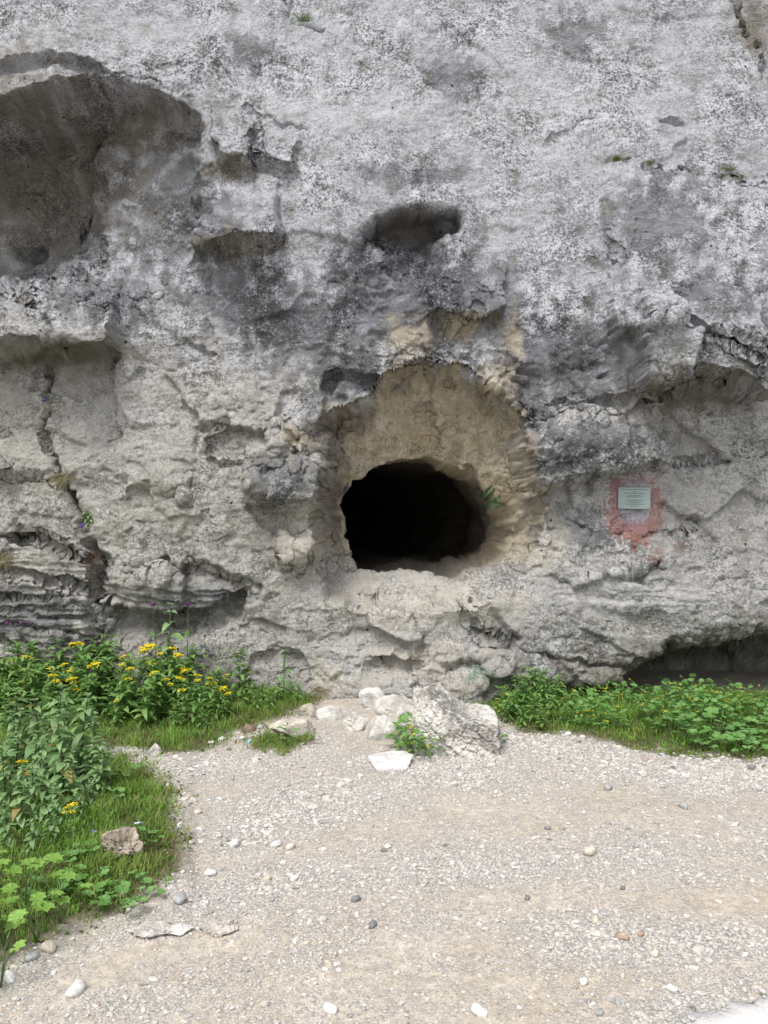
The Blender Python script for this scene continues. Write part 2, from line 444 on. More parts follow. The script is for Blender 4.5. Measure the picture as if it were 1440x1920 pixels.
    # undercut at the foot on the right
    yu = np.interp(px, [840,862,900,940,975,1010,1060,1120,1160,1190,1235,1280,1340,1440,2200], [1340,1308,1300,1292,1276,1262,1266,1262,1250,1224,1198,1176,1170,1160,1145])
    D += (0.55 * sstep(0, 80, py - yu) + 0.85 * sstep(10, 130, py - yu)) * sstep(845, 890, px)
    # funnel of the mouth
    th = np.arctan2(py - MC[1], px - MC[0]); r = np.hypot(px - MC[0], py - MC[1])
    ri, ro = polar(MOUTH, th), polar(ALCOVE, th)
    s = np.clip((ro - r) / np.maximum(ro - ri, 6), 0, 1)
    dep = 0.60 - 0.20 * sstep(0.2, 0.9, np.sin(th))
    up = sstep(-0.2, -0.8, np.sin(th))
    D -= 0.07 * sstep(1.22, 1.02, r / ro) * (r > ro) * sstep(0.35, -0.1, np.sin(th))
    D += dep * ((0.55 - 0.05 * up) * sstep(0, 0.30, s) + (0.45 + 0.05 * up) * s)
    # plaque panel is a flatter patch of rock
    return D

NX0, NX1, NZ0, NZ1, ST = -3.75, 3.75, -0.25, 6.75, 0.0100
def axis(a, b, st, lo, hi, n):
    g = np.cumsum(np.geomspace(st * 3, 2.2, n))
    left = a - g; right = b + g
    return np.concatenate([left[left > lo][::-1], np.arange(a, b, st), right[right < hi]])
gx = axis(NX0, NX1, ST, -16, 16, 26)
gz = np.concatenate([np.arange(NZ0, NZ1, ST), NZ1 + np.cumsum(np.geomspace(0.03, 1.6, 22))]); gz = gz[gz < 13]
GX, GZ = np.meshgrid(gx, gz)

def build_cliff(mat):
    X, Z = GX.astype(np.float32), GZ.astype(np.float32)
    # find which place of the traced survey each point of the face belongs to
    sx, sz = X[::5, ::5], Z[::5, ::5]
    Ds = np.zeros_like(sx)
    def blur(a, n=3):
        for _ in range(n):
            p = np.pad(a, 1, mode='edge')
            a = (p[1:-1, 1:-1] * 2 + p[:-2, 1:-1] + p[2:, 1:-1] + p[1:-1, :-2] + p[1:-1, 2:]) / 6
        return a
    for it in range(4):
        pxs = 720 + FPX * sx / (YC + Ds); pys = 960 - FPX * (sz - EYE) / (YC + Ds)
        Ds = 0.5 * Ds + 0.5 * blur(np.clip(relief(pxs, pys), -0.5, 1.3)) * sstep(0.6, 1.4, sz)
    iy = np.interp(gz, gz[::5], np.arange(len(gz[::5]))); ix = np.interp(gx, gx[::5], np.arange(len(gx[::5])))
    y0 = np.clip(iy.astype(int), 0, Ds.shape[0] - 2); x0 = np.clip(ix.astype(int), 0, Ds.shape[1] - 2)
    fy = (iy - y0)[:, None]; fx = (ix - x0)[None, :]
    Db = (Ds[y0][:, x0] * (1 - fx) + Ds[y0][:, x0 + 1] * fx) * (1 - fy) + (Ds[y0 + 1][:, x0] * (1 - fx) + Ds[y0 + 1][:, x0 + 1] * fx) * fy
    px = 720 + FPX * X / (YC + Db); py = 960 - FPX * (Z - EYE) / (YC + Db)
    # ragged outlines
    wx = px + 9 * fbm2(px / 45, py / 45, 4, 3, 0.6); wy = py + 8 * fbm2(px / 40, py / 32, 4, 9, 0.6)
    D = relief(wx, wy)
    flat = blob(px, py, 1186, 940, 60, 45)
    # rock character by zone
    th = np.arctan2(py - MC[1], px - MC[0]); r = np.hypot(px - MC[0], py - MC[1])
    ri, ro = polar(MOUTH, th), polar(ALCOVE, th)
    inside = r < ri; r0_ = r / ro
    rough = 0.36 + 0.34 * sstep(420, 820, py + 90 * fbm2(px / 120, py / 120, 2, 17))
    worn = np.maximum(0.3 * ((r0_ < 1.05) & (py < 1100)), 0.9 * blob(px, py, 800, 1125, 190, 60))
    strata = np.maximum.reduce([0.95 * blob(px, py, 90, 1130, 150, 80), 0.75 * blob(px, py, 340, 1120, 150, 60), 0.25 * blob(px, py, 640, 1235, 120, 50), 0.4 * blob(px, py, 520, 880, 80, 90), 0.4 * blob(px, py, 1200, 1080, 150, 60)])
    alc = ((r < ro * 1.08) & (py < 1090)).astype(np.float32)
    rugged = np.maximum.reduce([blob(px, py, 690, 540, 75, 75), 0.9 * blob(px, py, 820, 640, 150, 70), 1.1 * blob(px, py, 940, 720, 75, 70), blob(px, py, 560, 860, 90, 90), 0.9 * blob(px, py, 560, 1010, 60, 70), 0.8 * blob(px, py, 1040, 850, 80, 80), 0.35 * blob(px, py, 760, 1250, 260, 50), 0.42 * alc]) * (1 - 0.6 * blob(px, py, 800, 1108, 200, 45))
    Y = YC + D
    P = np.stack([X, Y, Z], -1).astype(np.float32)
    # the tunnel: points inside the mouth run back along its walls
    rho = np.clip(r / ri, 0, 1)
    q = 1 - rho
    L = 7.5 * np.clip(q / 0.8, 0, 1) ** 1.35
    endf = np.clip((0.2 - rho) / 0.2, 0, 1)                       # back wall closes
    Ym = 7.0 + 0.55
    cX = (MC[0] - 720) / FPX * Ym; cZ = EYE - (MC[1] - 960) / FPX * Ym
    ux = (ri * np.cos(th)) / FPX * Ym; uz = -(ri * np.sin(th)) / FPX * Ym
    wid = (1 + 0.32 * sstep(0.5, 2.5, L)) * (1 - endf)
    tX = cX + ux * wid - 0.12 * L - 0.03 * L ** 2
    tZ = cZ + uz * (1 + 0.18 * sstep(0.5, 2.5, L)) * (1 - endf)
    fl = EYE - (1086 - 960) / FPX * 7.35
    tZ = np.maximum(tZ, fl - 0.02 + 0.015 * L)
    mixf = sstep(0, 0.12, q)
    T = np.stack([tX, Y + L, tZ], -1)
    k = (inside * mixf)[..., None]
    P = (P * (1 - k) + T * k).astype(np.float32)
    # roughness along the surface normal, so that roofs and walls get it alike
    def normals(P):
        N = np.cross(np.gradient(P, axis=1), np.gradient(P, axis=0))
        return N / (np.linalg.norm(N, axis=-1, keepdims=True) + 1e-9)     # towards the open side
    N = normals(P)
    fine = ((X > NX0 - 0.4) & (X < NX1 + 0.4) & (Z < NZ1 + 0.4))
    out = 1 - 0.85 * flat
    x3, y3, z3 = P[..., 0], P[..., 1], P[..., 2]
    d = -0.07 * fbm3(x3 * 1.1, y3 * 1.1, z3 * 1.1, 2, 21) - 0.028 * fbm3(x3 * 3.2, y3 * 3.2, z3 * 3.6, 3, 31) * (0.5 + 0.5 * rough)
    fx = x3 + 0.6 * y3 + 0.035 * fbm2(X * 8, Z * 8, 2, 41); fz = z3 + 0.8 * y3 + 0.035 * fbm2(X * 8 + 5, Z * 8, 2, 42)
    chip = sstep(-0.25, 0.45, fbm2(X * 1.7, Z * 1.7, 3, 55))
    def soft(a, n):
        for _ in range(n):
            p_ = np.pad(a, 1, mode='edge'); a = (p_[1:-1, 1:-1] * 2 + p_[:-2, 1:-1] + p_[2:, 1:-1] + p_[1:-1, :-2] + p_[1:-1, 2:]) / 6
        return a
    planes = soft(facet2(fx * 1.5 + 0.5 * fz, fz * 2.1, 57, 1.3), 2)
    calm = sstep(420, 760, py + 0.35 * np.clip(px - 1050, 0, 400) + 0.3 * np.clip(420 - px, 0, 300) + 60 * fbm2(px / 90, py / 90, 2, 19))
    d = d - (0.022 + 0.070 * calm) * planes * (0.5 + 0.5 * rough) * (1 - worn)
    d = d - (0.030 * soft(facet2(fx * 3.4, fz * 5, 51, 1.0), 2) * rough + 0.011 * facet2(fx * 10, fz * 14, 52, 0.9)) * (0.15 + 0.85 * chip * rough) * (1 - worn)
    d = d - rugged * (0.070 * soft(facet2(fx * 4, fz * 5.5, 61, 1.2), 1) + 0.026 * facet2(fx * 12, fz * 15, 62, 1.0))
    bed = fbm2(X * 1.3, Z * 15 + 1.2 * X + 0.8 * fbm2(X * 2, Z * 2, 2, 70), 3, 71)
    d = d - strata * (0.075 * np.abs(bed) - 0.02)
    ridge = 0.5 - np.abs(p3(x3 * 9, y3 * 9, z3 * 12, 90)) * 1.6
    ridge += 0.6 * (0.5 - np.abs(p3(x3 * 22, y3 * 22, z3 * 28, 91)) * 1.6)
    patch = np.clip(0.45 + 1.2 * fbm2(X * 1.3, Z * 1.3, 3, 83), 0.1, 1.4)
    d = d + fine * (1 - 0.6 * worn) * ((0.003 + 0.008 * rough) * patch * ridge + (0.005 + 0.005 * rough) * fbm3(x3 * 16, y3 * 16, z3 * 18, 3, 81, 0.7))
    pit = sstep(0.28, 0.55, fbm2(X * 5.5, Z * 7.5, 3, 97)) * sstep(560, 720, py)
    d = d - 0.02 * pit * (1 - worn)
    d = d * out + inside * 0.06 * fbm3(x3 * 2.5, y3 * 2.5, z3 * 2.5, 3, 95)
    P = P + N * d[..., None]
    N = normals(P)
    # ---- colour of the stone
    def mixc(c, k, col): return c * (1 - k[..., None]) + np.array(col, np.float32) * k[..., None]
    nz = fbm2(px / 70, py / 90, 4, 101); nz2 = fbm2(px / 28, py / 34, 4, 111); nv = fbm2(px / 26, py / 150, 4, 121)
    col = np.zeros(P.shape, np.float32) + np.array((0.50, 0.512, 0.545), np.float32)
    low = sstep(540, 820, py + 110 * nz - 0.06 * (px - 700))
    left = sstep(760, 420, px)
    col = mixc(col, low * (0.6 + 0.3 * left), (0.475, 0.455, 0.405))
    speck = 0.52 + 0.14 * nz + 0.13 * nz2 + 0.08 * nv
    con = (0.72 - 0.08 * low - 0.08 * low * left) * np.clip(0.85 + 0.9 * fbm2(px / 110, py / 90, 3, 141), 0.45, 1.35)
    speck = speck - 0.06 * low * left
    def zone(l, edge=0.55, soft=0.35):
        z = np.zeros(px.shape, np.float32)
        for (cx, cy, rx, ry, ro_) in l: z = np.maximum(z, blob(px, py, cx, cy, rx, ry, ro_))
        return sstep(edge - soft, edge + soft, z + 0.45 * nz2 + 0.12 * nv)
    dark = zone([(690,540,85,110,0),(820,560,170,110,0),(650,700,80,60,0),(980,700,60,120,0),(1080,660,120,90,0),(450,560,150,100,20),(330,400,150,170,0),(1120,830,130,50,0),(1060,870,90,40,0),(60,1150,150,60,0),(560,620,120,90,0),(760,330,130,30,0),(1230,420,130,100,0),(470,105,60,40,0),(850,140,70,45,0),(1080,60,60,60,0),(620,760,60,50,0),(370,1120,110,40,0),(540,900,90,60,0),(1330,560,90,60,0),(1090,990,50,70,0),(200,560,120,60,0)])
    col = mixc(col, dark * 0.72, (0.235, 0.243, 0.262)); speck = speck + 0.26 * dark
    st = np.maximum.reduce([blob(px, py, 690, 560, 110, 130), blob(px, py, 830, 560, 170, 110), blob(px, py, 660, 690, 90, 70), blob(px, py, 990, 690, 70, 130), blob(px, py, 1090, 700, 110, 90), 0.8 * blob(px, py, 500, 580, 130, 80), 0.8 * blob(px, py, 1110, 840, 120, 45)])
    st = sstep(0.25, 0.75, st + 0.22 * nz2 + 0.18 * nv)
    col = mixc(col, st * 0.55, (0.215, 0.225, 0.25)); speck = speck + 0.07 * st
    lightz = zone([(650,180,260,130,0),(1050,200,200,140,0),(560,350,120,70,0),(960,400,90,120,0),(1300,900,140,60,0),(640,800,120,60,0),(200,800,160,130,0),(1150,1110,170,50,0),(100,60,260,60,0),(1360,700,60,60,0)], 0.6)
    col = mixc(col, lightz * 0.25, (0.58, 0.58, 0.60)); speck = speck - 0.10 * lightz
    brown = zone([(40,300,230,190,0),(190,230,210,65,0),(110,660,150,32,0),(450,462,75,24,0),(1300,735,130,34,0),(1330,1270,340,80,0),(1420,50,50,70,0),(440,310,60,26,0),(880,600,70,26,0)], 0.45, 0.55)  # brown sheltered stone, with shade of hollow, undersides and undercut painted in
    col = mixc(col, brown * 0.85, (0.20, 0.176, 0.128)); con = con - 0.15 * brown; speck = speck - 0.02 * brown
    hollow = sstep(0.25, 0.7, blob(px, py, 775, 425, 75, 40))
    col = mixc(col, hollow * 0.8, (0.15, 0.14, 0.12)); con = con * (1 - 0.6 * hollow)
    alcove = sstep(-18, 34, ro - r + 34 * nz2 + 26 * nz) * sstep(1085, 1020, py + 30 * nz2) * sstep(-250, 120, px - 620 + 0.0 * py)
    ochre = np.maximum(alcove * (0.85 + 0.3 * nz2), zone([(930,735,55,80,0),(770,640,60,60,0),(985,870,22,60,0),(860,615,60,26,0),(560,830,40,30,0),(960,640,30,60,0)], 0.64, 0.34) * 0.6)
    ochre = np.clip(ochre, 0, 1)
    mixo = sstep(-0.35, 0.4, nz2 + 0.6 * fbm2(px / 60, py / 60, 3, 131))[..., None]
    oc = np.array((0.60, 0.475, 0.29), np.float32) * (1 - mixo) + np.array((0.74, 0.65, 0.48), np.float32) * mixo
    col = col * (1 - 0.9 * ochre[..., None]) + oc * 0.9 * ochre[..., None]
    con = con - 0.45 * ochre; speck = speck * (1 - 0.3 * ochre) + 0.12 * ochre
    dark_streaks = np.clip(sstep(-0.05, 0.45, nv + 0.25 * nz2) * ochre * zone([(800,730,60,70,0),(900,700,20,70,0),(640,800,50,60,0),(620,930,30,110,0),(870,850,60,20,0),(960,790,30,40,0),(690,780,40,30,0)], 0.5, 0.4), 0, 1)
    col = mixc(col, dark_streaks * 0.45, (0.17, 0.145, 0.115))  # dark brown streaks over the ochre of the hood and left side
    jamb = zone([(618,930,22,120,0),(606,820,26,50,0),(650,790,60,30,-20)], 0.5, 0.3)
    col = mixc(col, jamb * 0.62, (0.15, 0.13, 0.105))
    cream = zone([(790,1130,230,60,0),(780,1240,160,60,0),(560,1010,60,80,0),(1010,1020,60,60,0),(620,1270,60,40,0)], 0.55)
    col = mixc(col, cream * (1 - ochre) * 0.75, (0.62, 0.58, 0.50)); speck = speck - 0.10 * cream; con = con - 0.28 * cream * (1 - ochre)
    col = mixc(col, inside * sstep(0.05, 0.35, q), (0.16, 0.14, 0.11))  # tunnel walls painted darker inward, adding to the cave's darkness
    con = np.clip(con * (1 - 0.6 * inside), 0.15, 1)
    greenish = zone([(80,860,100,120,0),(300,960,120,100,0),(330,1180,60,30,0)], 0.7)
    col = mixc(col, greenish * 0.3, (0.42, 0.43, 0.36))
    moss = blob(px, py, 1155, 300, 26, 7) + blob(px, py, 1222, 304, 14, 4) + blob(px, py, 1370, 324, 60, 6) + 0.8 * blob(px, py, 1200, 1090, 10, 5) + 0.8 * blob(px, py, 652, 1078, 8, 4)
    col = mixc(col, np.clip(moss * (0.8 + nz2), 0, 1), (0.075, 0.085, 0.025)); con = con * (1 - 0.7 * np.clip(moss, 0, 1))
    # paint: red ring round the plaque with runs, lilac inside, green and blue scrawls
    e = np.hypot((wx - 1192) / 50, (wy - 948) / 62)
    red = np.exp(-((e - 0.86) / 0.32) ** 2) * (0.55 + 0.35 * nz2 + 0.6 * sstep(930, 1000, py) + 0.4 * (px < 1160) + 0.3 * (px > 1220))
    red += 0.8 * blob(px, py, 1175, 1000, 30, 14) + 0.7 * np.exp(-(poly_dist(px, py, [(1185,1000),(1184,1035)]) / 4) ** 2) + 0.8 * np.exp(-(poly_dist(px, py, [(1210,995),(1209,1028)]) / 5) ** 2)
    red += 0.5 * blob(px, py, 1232, 1045, 26, 22) + 0.4 * blob(px, py, 1275, 1020, 14, 20) + 0.35 * blob(px, py, 1165, 1050, 30, 18)
    lil = sstep(1.2, 0.7, e) * (0.75 + 0.5 * nz2) + 0.8 * blob(px, py, 1150, 912, 10, 8)
    def scrawl(seed, cx, cy, rx, ry, n):
        q_ = random.Random(seed); return [(cx + rx * q_.uniform(-1, 1), cy + ry * q_.uniform(-1, 1)) for _ in range(n)]
    grn = np.exp(-(poly_dist(px, py, [(906,910),(915,925),(922,908),(918,935),(930,912),(926,940),(940,930),(936,945),(952,946),(940,936),(925,930),(908,920)]) / 2.6) ** 2)
    g2 = np.zeros_like(grn)
    for s_ in range(3): g2 = np.maximum(g2, np.exp(-(poly_dist(px, py, scrawl(s_, 888, 1254, 34, 16, 9)) / 2.4) ** 2))
    grn = np.maximum(grn, 0.55 * g2)
    blu = np.exp(-(poly_dist(px, py, [(650,905),(645,920),(652,914),(646,928)]) / 3) ** 2) * 0.9
    sc = dict(speck=np.clip(speck, 0, 1.1), contrast=con, red=np.clip(red, 0, 1), lilac=np.clip(lil, 0, 1), green=np.clip(grn, 0, 1), blue=np.clip(blu, 0, 1))
    ny, nx = X.shape
    i = np.arange(ny * nx).reshape(ny, nx)
    F = np.stack([i[:-1, :-1], i[:-1, 1:], i[1:, 1:], i[1:, :-1]], -1).reshape(-1, 4)
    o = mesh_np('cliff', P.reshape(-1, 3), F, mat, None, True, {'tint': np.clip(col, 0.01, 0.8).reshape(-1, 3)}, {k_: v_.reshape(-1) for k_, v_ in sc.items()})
    tag(o, 'pale grey limestone cliff face with a low arched cave mouth', None, None, 'structure')
    return P, N, inside

M_ROCK = rock_material()
CP, CN, CIN = build_cliff(M_ROCK)
_cpx = 720 + FPX * CP[..., 0] / CP[..., 1]; _cpy = 960 - FPX * (CP[..., 2] - EYE) / CP[..., 1]
def on_cliff(px, py):
    d = (_cpx - px) ** 2 + (_cpy - py) ** 2 + CIN * 1e6 + np.maximum(CP[..., 1] - 6, 0) * 0.5
    k = np.unravel_index(np.argmin(d), d.shape)
    return Vector(CP[k].tolist()), Vector(CN[k].tolist())

# ------------------------------------------------------------------ the ground
GRASS_TONGUE = [(-900,1990),(-120,1840),(0,1802),(60,1774),(130,1744),(250,1702),(328,1642),(346,1600),(336,1540),(312,1482),(286,1446),(235,1421),(185,1408),(-900,1395)]
GRASS_BANK = [(-900,1400),(190,1398),(255,1403),(300,1416),(336,1416),(400,1397),(440,1376),(500,1360),(560,1345),(600,1322),(622,1300),(620,1262),(-900,1262)]
GRASS_RIGHT = [(880,1325),(930,1347),(960,1366),(1040,1382),(1100,1389),(1200,1406),(1280,1417),(1440,1423),(2200,1436),(2200,1296),(880,1296)]
def gpix(X, Y):
    Y = np.maximum(Y, 0.4)
    return 720 + FPX * X / Y, 960 + FPX * EYE / Y
def at_ground(px, py):
    Y = FPX * EYE / (py - 960.0)
    return (px - 720) / FPX * Y, Y
def grass_mask(X, Y, jit=1.0):
    px, py = gpix(X, Y)
    wx = px + jit * 30 * fbm2(X * 5, Y * 5, 4, 201, 0.65); wy = py + jit * 13 * fbm2(X * 5 + 9, Y * 5, 4, 202, 0.65)
    m = in_poly(wx, wy, GRASS_TONGUE) | in_poly(wx, wy, GRASS_BANK) | in_poly(wx, wy, GRASS_RIGHT)
    m |= ((wx - 527) / 62) ** 2 + ((wy - 1392) / 17) ** 2 < 1
    return m & (Y > 0.6)
def gravel_dens(X, Y):
    px, py = gpix(X, Y)
    n = fbm2(X * 1.6, Y * 1.6, 4, 211); n2 = fbm2(X * 0.8, Y * 3.2, 3, 221)
    def band(pts, w): return np.exp(-(poly_dist(px, py, pts) / w) ** 2)
    d = 1.1 * band([(2200,1445),(1440,1440),(1200,1424),(1000,1408),(850,1432),(650,1492),(480,1545),(350,1575)], 48)
    d = np.maximum(d, 0.9 * band([(190,1404),(330,1440),(520,1425),(600,1400)], 26))
    d = np.maximum(d, 0.62 * band([(2200,1590),(1440,1600),(1150,1605),(900,1625),(620,1640),(340,1660)], 40))
    d = np.maximum(d, 0.8 * band([(420,1690),(300,1735),(120,1790),(0,1835),(-300,1900)], 30))
    d = np.maximum(d, 0.55 * band([(1900,1740),(1300,1770),(950,1745),(600,1780),(200,1880)], 42))
    d = np.maximum(d, 0.7 * band([(1080,1990),(1250,1905),(1440,1840),(1700,1760)], 26))
    return np.clip(0.75 * d * (0.85 + 0.7 * n) + 0.30 + 0.24 * n2 + 0.16 * n, 0.06, 1)
def ground_z(X, Y):
    px, py = gpix(X, Y)
    z = 0.022 * fbm2(X * 0.9, Y * 0.9, 3, 231) + 0.006 * fbm2(X * 6, Y * 6, 3, 235)
    z = z + 0.05 * sstep(0.5, 0.0, np.hypot((px - 130) / 900, (py - 1570) / 500)) * (px < 360)
    z = z + 0.06 * sstep(5.7, 6.8, Y) * (1 - sstep(500, 640, px)) + 0.05 * sstep(6.0, 6.9, Y) * sstep(560, 680, px) * (1 - sstep(800, 860, px))
    z = z + 0.02 * sstep(5.5, 6.0, Y) * sstep(900, 1000, px) - 0.05 * sstep(6.3, 7.0, Y) * sstep(900, 1000, px)
    return z * sstep(0.6, 1.6, Y)

def ground_material():
    t = NT('dirt_and_gravel'); co = t.coord()
    g = t.attr('grav'); gr = t.attr('soil')
    n1 = t.noise(co, 130, 4, 0.65); n2 = t.noise(co, 22, 5, 0.6); n3 = t.noise(co, 2.6, 4, 0.6)
    v = t.n('ShaderNodeTexVoronoi'); t.l(co, v.inputs['Vector']); v.inputs['Scale'].default_value = 95
    sep = t.n('ShaderNodeSeparateColor'); t.l(v.outputs['Color'], sep.inputs[0])
    dirt = t.mix(t.ramp(n3, 0.35, 0.65), (0.415, 0.36, 0.295), (0.475, 0.425, 0.36))
    dirt = t.scale(dirt, t.ramp(n2, 0.3, 0.7, 0.80, 1.18))
    dirt = t.scale(dirt, t.ramp(n1, 0.3, 0.7, 0.78, 1.2))
    stone = t.mix(sep.outputs[0], (0.33, 0.315, 0.295), (0.58, 0.56, 0.53))
    stone = t.mix(t.math('MULTIPLY', t.ramp(v.outputs['Distance'], 0.35, 0.62), 0.7), stone, (0.27, 0.24, 0.21))
    pick = t.ramp(t.math('ADD', t.math('MULTIPLY', sep.outputs[1], 0.5), t.math('MULTIPLY', g, 0.75)), 0.45, 0.62)
    col = t.mix(pick, dirt, stone)
    col = t.mix(gr, col, t.mix(n2, (0.07, 0.055, 0.033), (0.14, 0.12, 0.07)))
    h = t.math('ADD', t.math('MULTIPLY', t.math('SUBTRACT', 0.6, v.outputs['Distance']), pick), t.math('MULTIPLY', n1, 0.5))
    return t.out(col, 0.95, t.bump(h, 0.006, 0.9, t.bump(n2, 0.01, 0.6)), 0.15)

def build_ground():
    xs = np.concatenate([-np.cumsum(np.geomspace(0.1, 60, 34))[::-1] - 4.2, np.arange(-4.2, 4.2, 0.028), 4.2 + np.cumsum(np.geomspace(0.1, 60, 34))])
    ys = np.concatenate([-np.cumsum(np.geomspace(0.1, 60, 34))[::-1] + 1.8, np.arange(1.8, 8.6, 0.028), 8.6 + np.cumsum(np.geomspace(0.1, 60, 34))])
    X, Y = np.meshgrid(xs, ys)
    Z = ground_z(X, Y)
    V = np.stack([X, Y, Z], -1).reshape(-1, 3)
    ny, nx = X.shape; i = np.arange(ny * nx).reshape(ny, nx)
    F = np.stack([i[:-1, :-1], i[:-1, 1:], i[1:, 1:], i[1:, :-1]], -1).reshape(-1, 4)
    soil = sum(grass_mask(X + 0.05 * a_, Y + 0.07 * b_).astype(np.float32) for a_, b_ in ((0, 0), (1, 0), (-1, 0), (0, 1), (0, -1))) / 5
    px, py = gpix(X, Y)
    dens = gravel_dens(X, Y)
    o = mesh_np('ground', V, F, ground_material(), None, True, None, {'grav': dens.ravel(), 'soil': soil.ravel()})
    tag(o, 'tan dirt ground strewn with pale limestone gravel', None, None, 'structure')
build_ground()
def gz_at(x, y): return float(ground_z(np.array([x]), np.array([y]))[0])

# pale road edge at the photographer's feet
def build_road():
    t = NT('pale_concrete'); co = t.coord()
    n1 = t.noise(co, 160, 4, 0.7); n2 = t.noise(co, 6, 5, 0.6)
    col = t.scale(t.mix(n2, (0.56, 0.55, 0.54), (0.68, 0.67, 0.66)), t.ramp(n1, 0.3, 0.7, 0.85, 1.1))
    mat = t.out(col, 0.9, t.bump(n1, 0.004, 0.6), 0.2)
    a = Vector((0.95, 2.512)); d = Vector((0.319, 0.144)).normalized(); nrm = Vector((d.y, -d.x))
    s = np.concatenate([np.linspace(-40, -1.0, 30), np.arange(-0.95, 2.0, 0.012), np.linspace(2.1, 40, 30)])
    rag = 0.045 * fbm2(s * 5, s * 0, 6, 301, 0.65)
    V = []; F = []
    for q, (u, rg) in enumerate(zip(s, rag)):
        p = a + d * float(u)
        for w, z in ((float(rg) - 0.012, -0.05), (float(rg), 0.018), (0.07, 0.028), (2.5, 0.05), (5.0, 0.04)):
            pp = p + nrm * w; V.append((pp.x, pp.y, z))
    for q in range(len(s) - 1):
        for k in range(4):
            b = q * 5 + k; F.append((b, b + 5, b + 6, b + 1))
    me = mesh_py('road', V, F, mat)
    tag(link('road', me), 'pale concrete road edge with a ragged border', None, None, 'structure')
build_road()

# ------------------------------------------------------------------ gravel and loose stones
def ico(sub):
    bm = bmesh.new(); bmesh.ops.create_icosphere(bm, subdivisions=sub, radius=1)
    V = np.array([v.co[:] for v in bm.verts], np.float32); F = np.array([[v.index for v in f.verts] for f in bm.faces], np.int32)
    bm.free(); return V, F
def stone_material():
    t = NT('pebble'); co = t.n('ShaderNodeNewGeometry').outputs['Position']
    n = t.noise(co, 90, 4, 0.65)
    col = t.scale(t.attr('tint', 'Color'), t.ramp(n, 0.3, 0.7, 0.75, 1.2))
    return t.out(col, 0.85, t.bump(n, 0.004, 0.6), 0.2)
M_PEB = stone_material()
PEB = np.array([(0.60,0.585,0.56),(0.50,0.475,0.44),(0.44,0.42,0.395),(0.34,0.335,0.33),(0.54,0.49,0.425),(0.44,0.375,0.32),(0.22,0.215,0.21),(0.42,0.42,0.43)], np.float32)
PW = np.array([0.26,0.2,0.17,0.11,0.12,0.05,0.04,0.05])
def build_gravel(n_try=150000, n_max=56000):
    # even over the visible strip of ground and a little beyond it
    Y = 1.9 + 5.2 * rng.random(n_try) ** 0.9
    X = (rng.random(n_try) * 2 - 1) * (0.62 * Y)
    dn = gravel_dens(X, Y); gm = grass_mask(X, Y)
    keep = (rng.random(n_try) < dn ** 1.2 * (0.55 + 0.45 * Y / 6.0)) & (~gm | (rng.random(n_try) < 0.015))
    keep &= ~((Y > 6.6) & (np.abs(X) > 0.6)) & ((X - 0.95) * 0.41 - (Y - 2.512) * 0.91 < 0.03 + 0.16 * rng.random(n_try) ** 4)
    X, Y, dn = X[keep][:n_max], Y[keep][:n_max], dn[keep][:n_max]
    n = len(X)
    size = (0.0030 + 0.0065 * rng.random(n) ** 2.6 + 0.011 * (rng.random(n) < 0.05) * rng.random(n)) * (0.75 + 0.5 * dn) * (0.8 + 0.06 * Y)
    bv, bf = ico(1)
    bv = bv[:12] if len(bv) == 12 else bv
    nv = len(bv)
    V = bv[None] * (1 + 0.34 * (rng.random((n, nv, 1)) - 0.5)) + 0.16 * (rng.random((n, nv, 3)) - 0.5)
    ab = np.stack([0.9 + 0.7 * rng.random(n), 0.7 + 0.4 * rng.random(n), 0.38 + 0.4 * rng.random(n)], -1)
    V = V * (ab * size[:, None])[:, None, :]
    tl = (rng.random(n) - 0.5) * 0.7; a = rng.random(n) * 2 * np.pi
    y_ = V[..., 1] * np.cos(tl)[:, None] - V[..., 2] * np.sin(tl)[:, None]; z_ = V[..., 1] * np.sin(tl)[:, None] + V[..., 2] * np.cos(tl)[:, None]
    x_ = V[..., 0] * np.cos(a)[:, None] - y_ * np.sin(a)[:, None]; y2 = V[..., 0] * np.sin(a)[:, None] + y_ * np.cos(a)[:, None]
    Z = ground_z(X, Y) + size * ab[:, 2] * (0.05 + 0.4 * rng.random(n))
    Z = np.where((X - 0.95) * 0.41 - (Y - 2.512) * 0.91 > 0.0, 0.024 + size * 0.3, Z)
    V = np.stack([x_ + X[:, None], y2 + Y[:, None], z_ + Z[:, None]], -1).reshape(-1, 3)
    F = (bf[None] + (np.arange(n) * nv)[:, None, None]).reshape(-1, 3)
    tint = PEB[rng.choice(len(PEB), n, p=PW)] * (0.85 + 0.3 * rng.random((n, 1)))
    tint = 0.55 * tint + 0.45 * np.array([(0.475, 0.44, 0.395)], np.float32)
    o = mesh_np('gravel', V, F, M_PEB, None, False, {'tint': np.repeat(tint, nv, 0)})
    tag(o, 'pale crushed limestone gravel scattered over the dirt', 'gravel', None, 'stuff')
def ico_verts_check():
    v, f = ico(1); return len(v)
build_gravel()

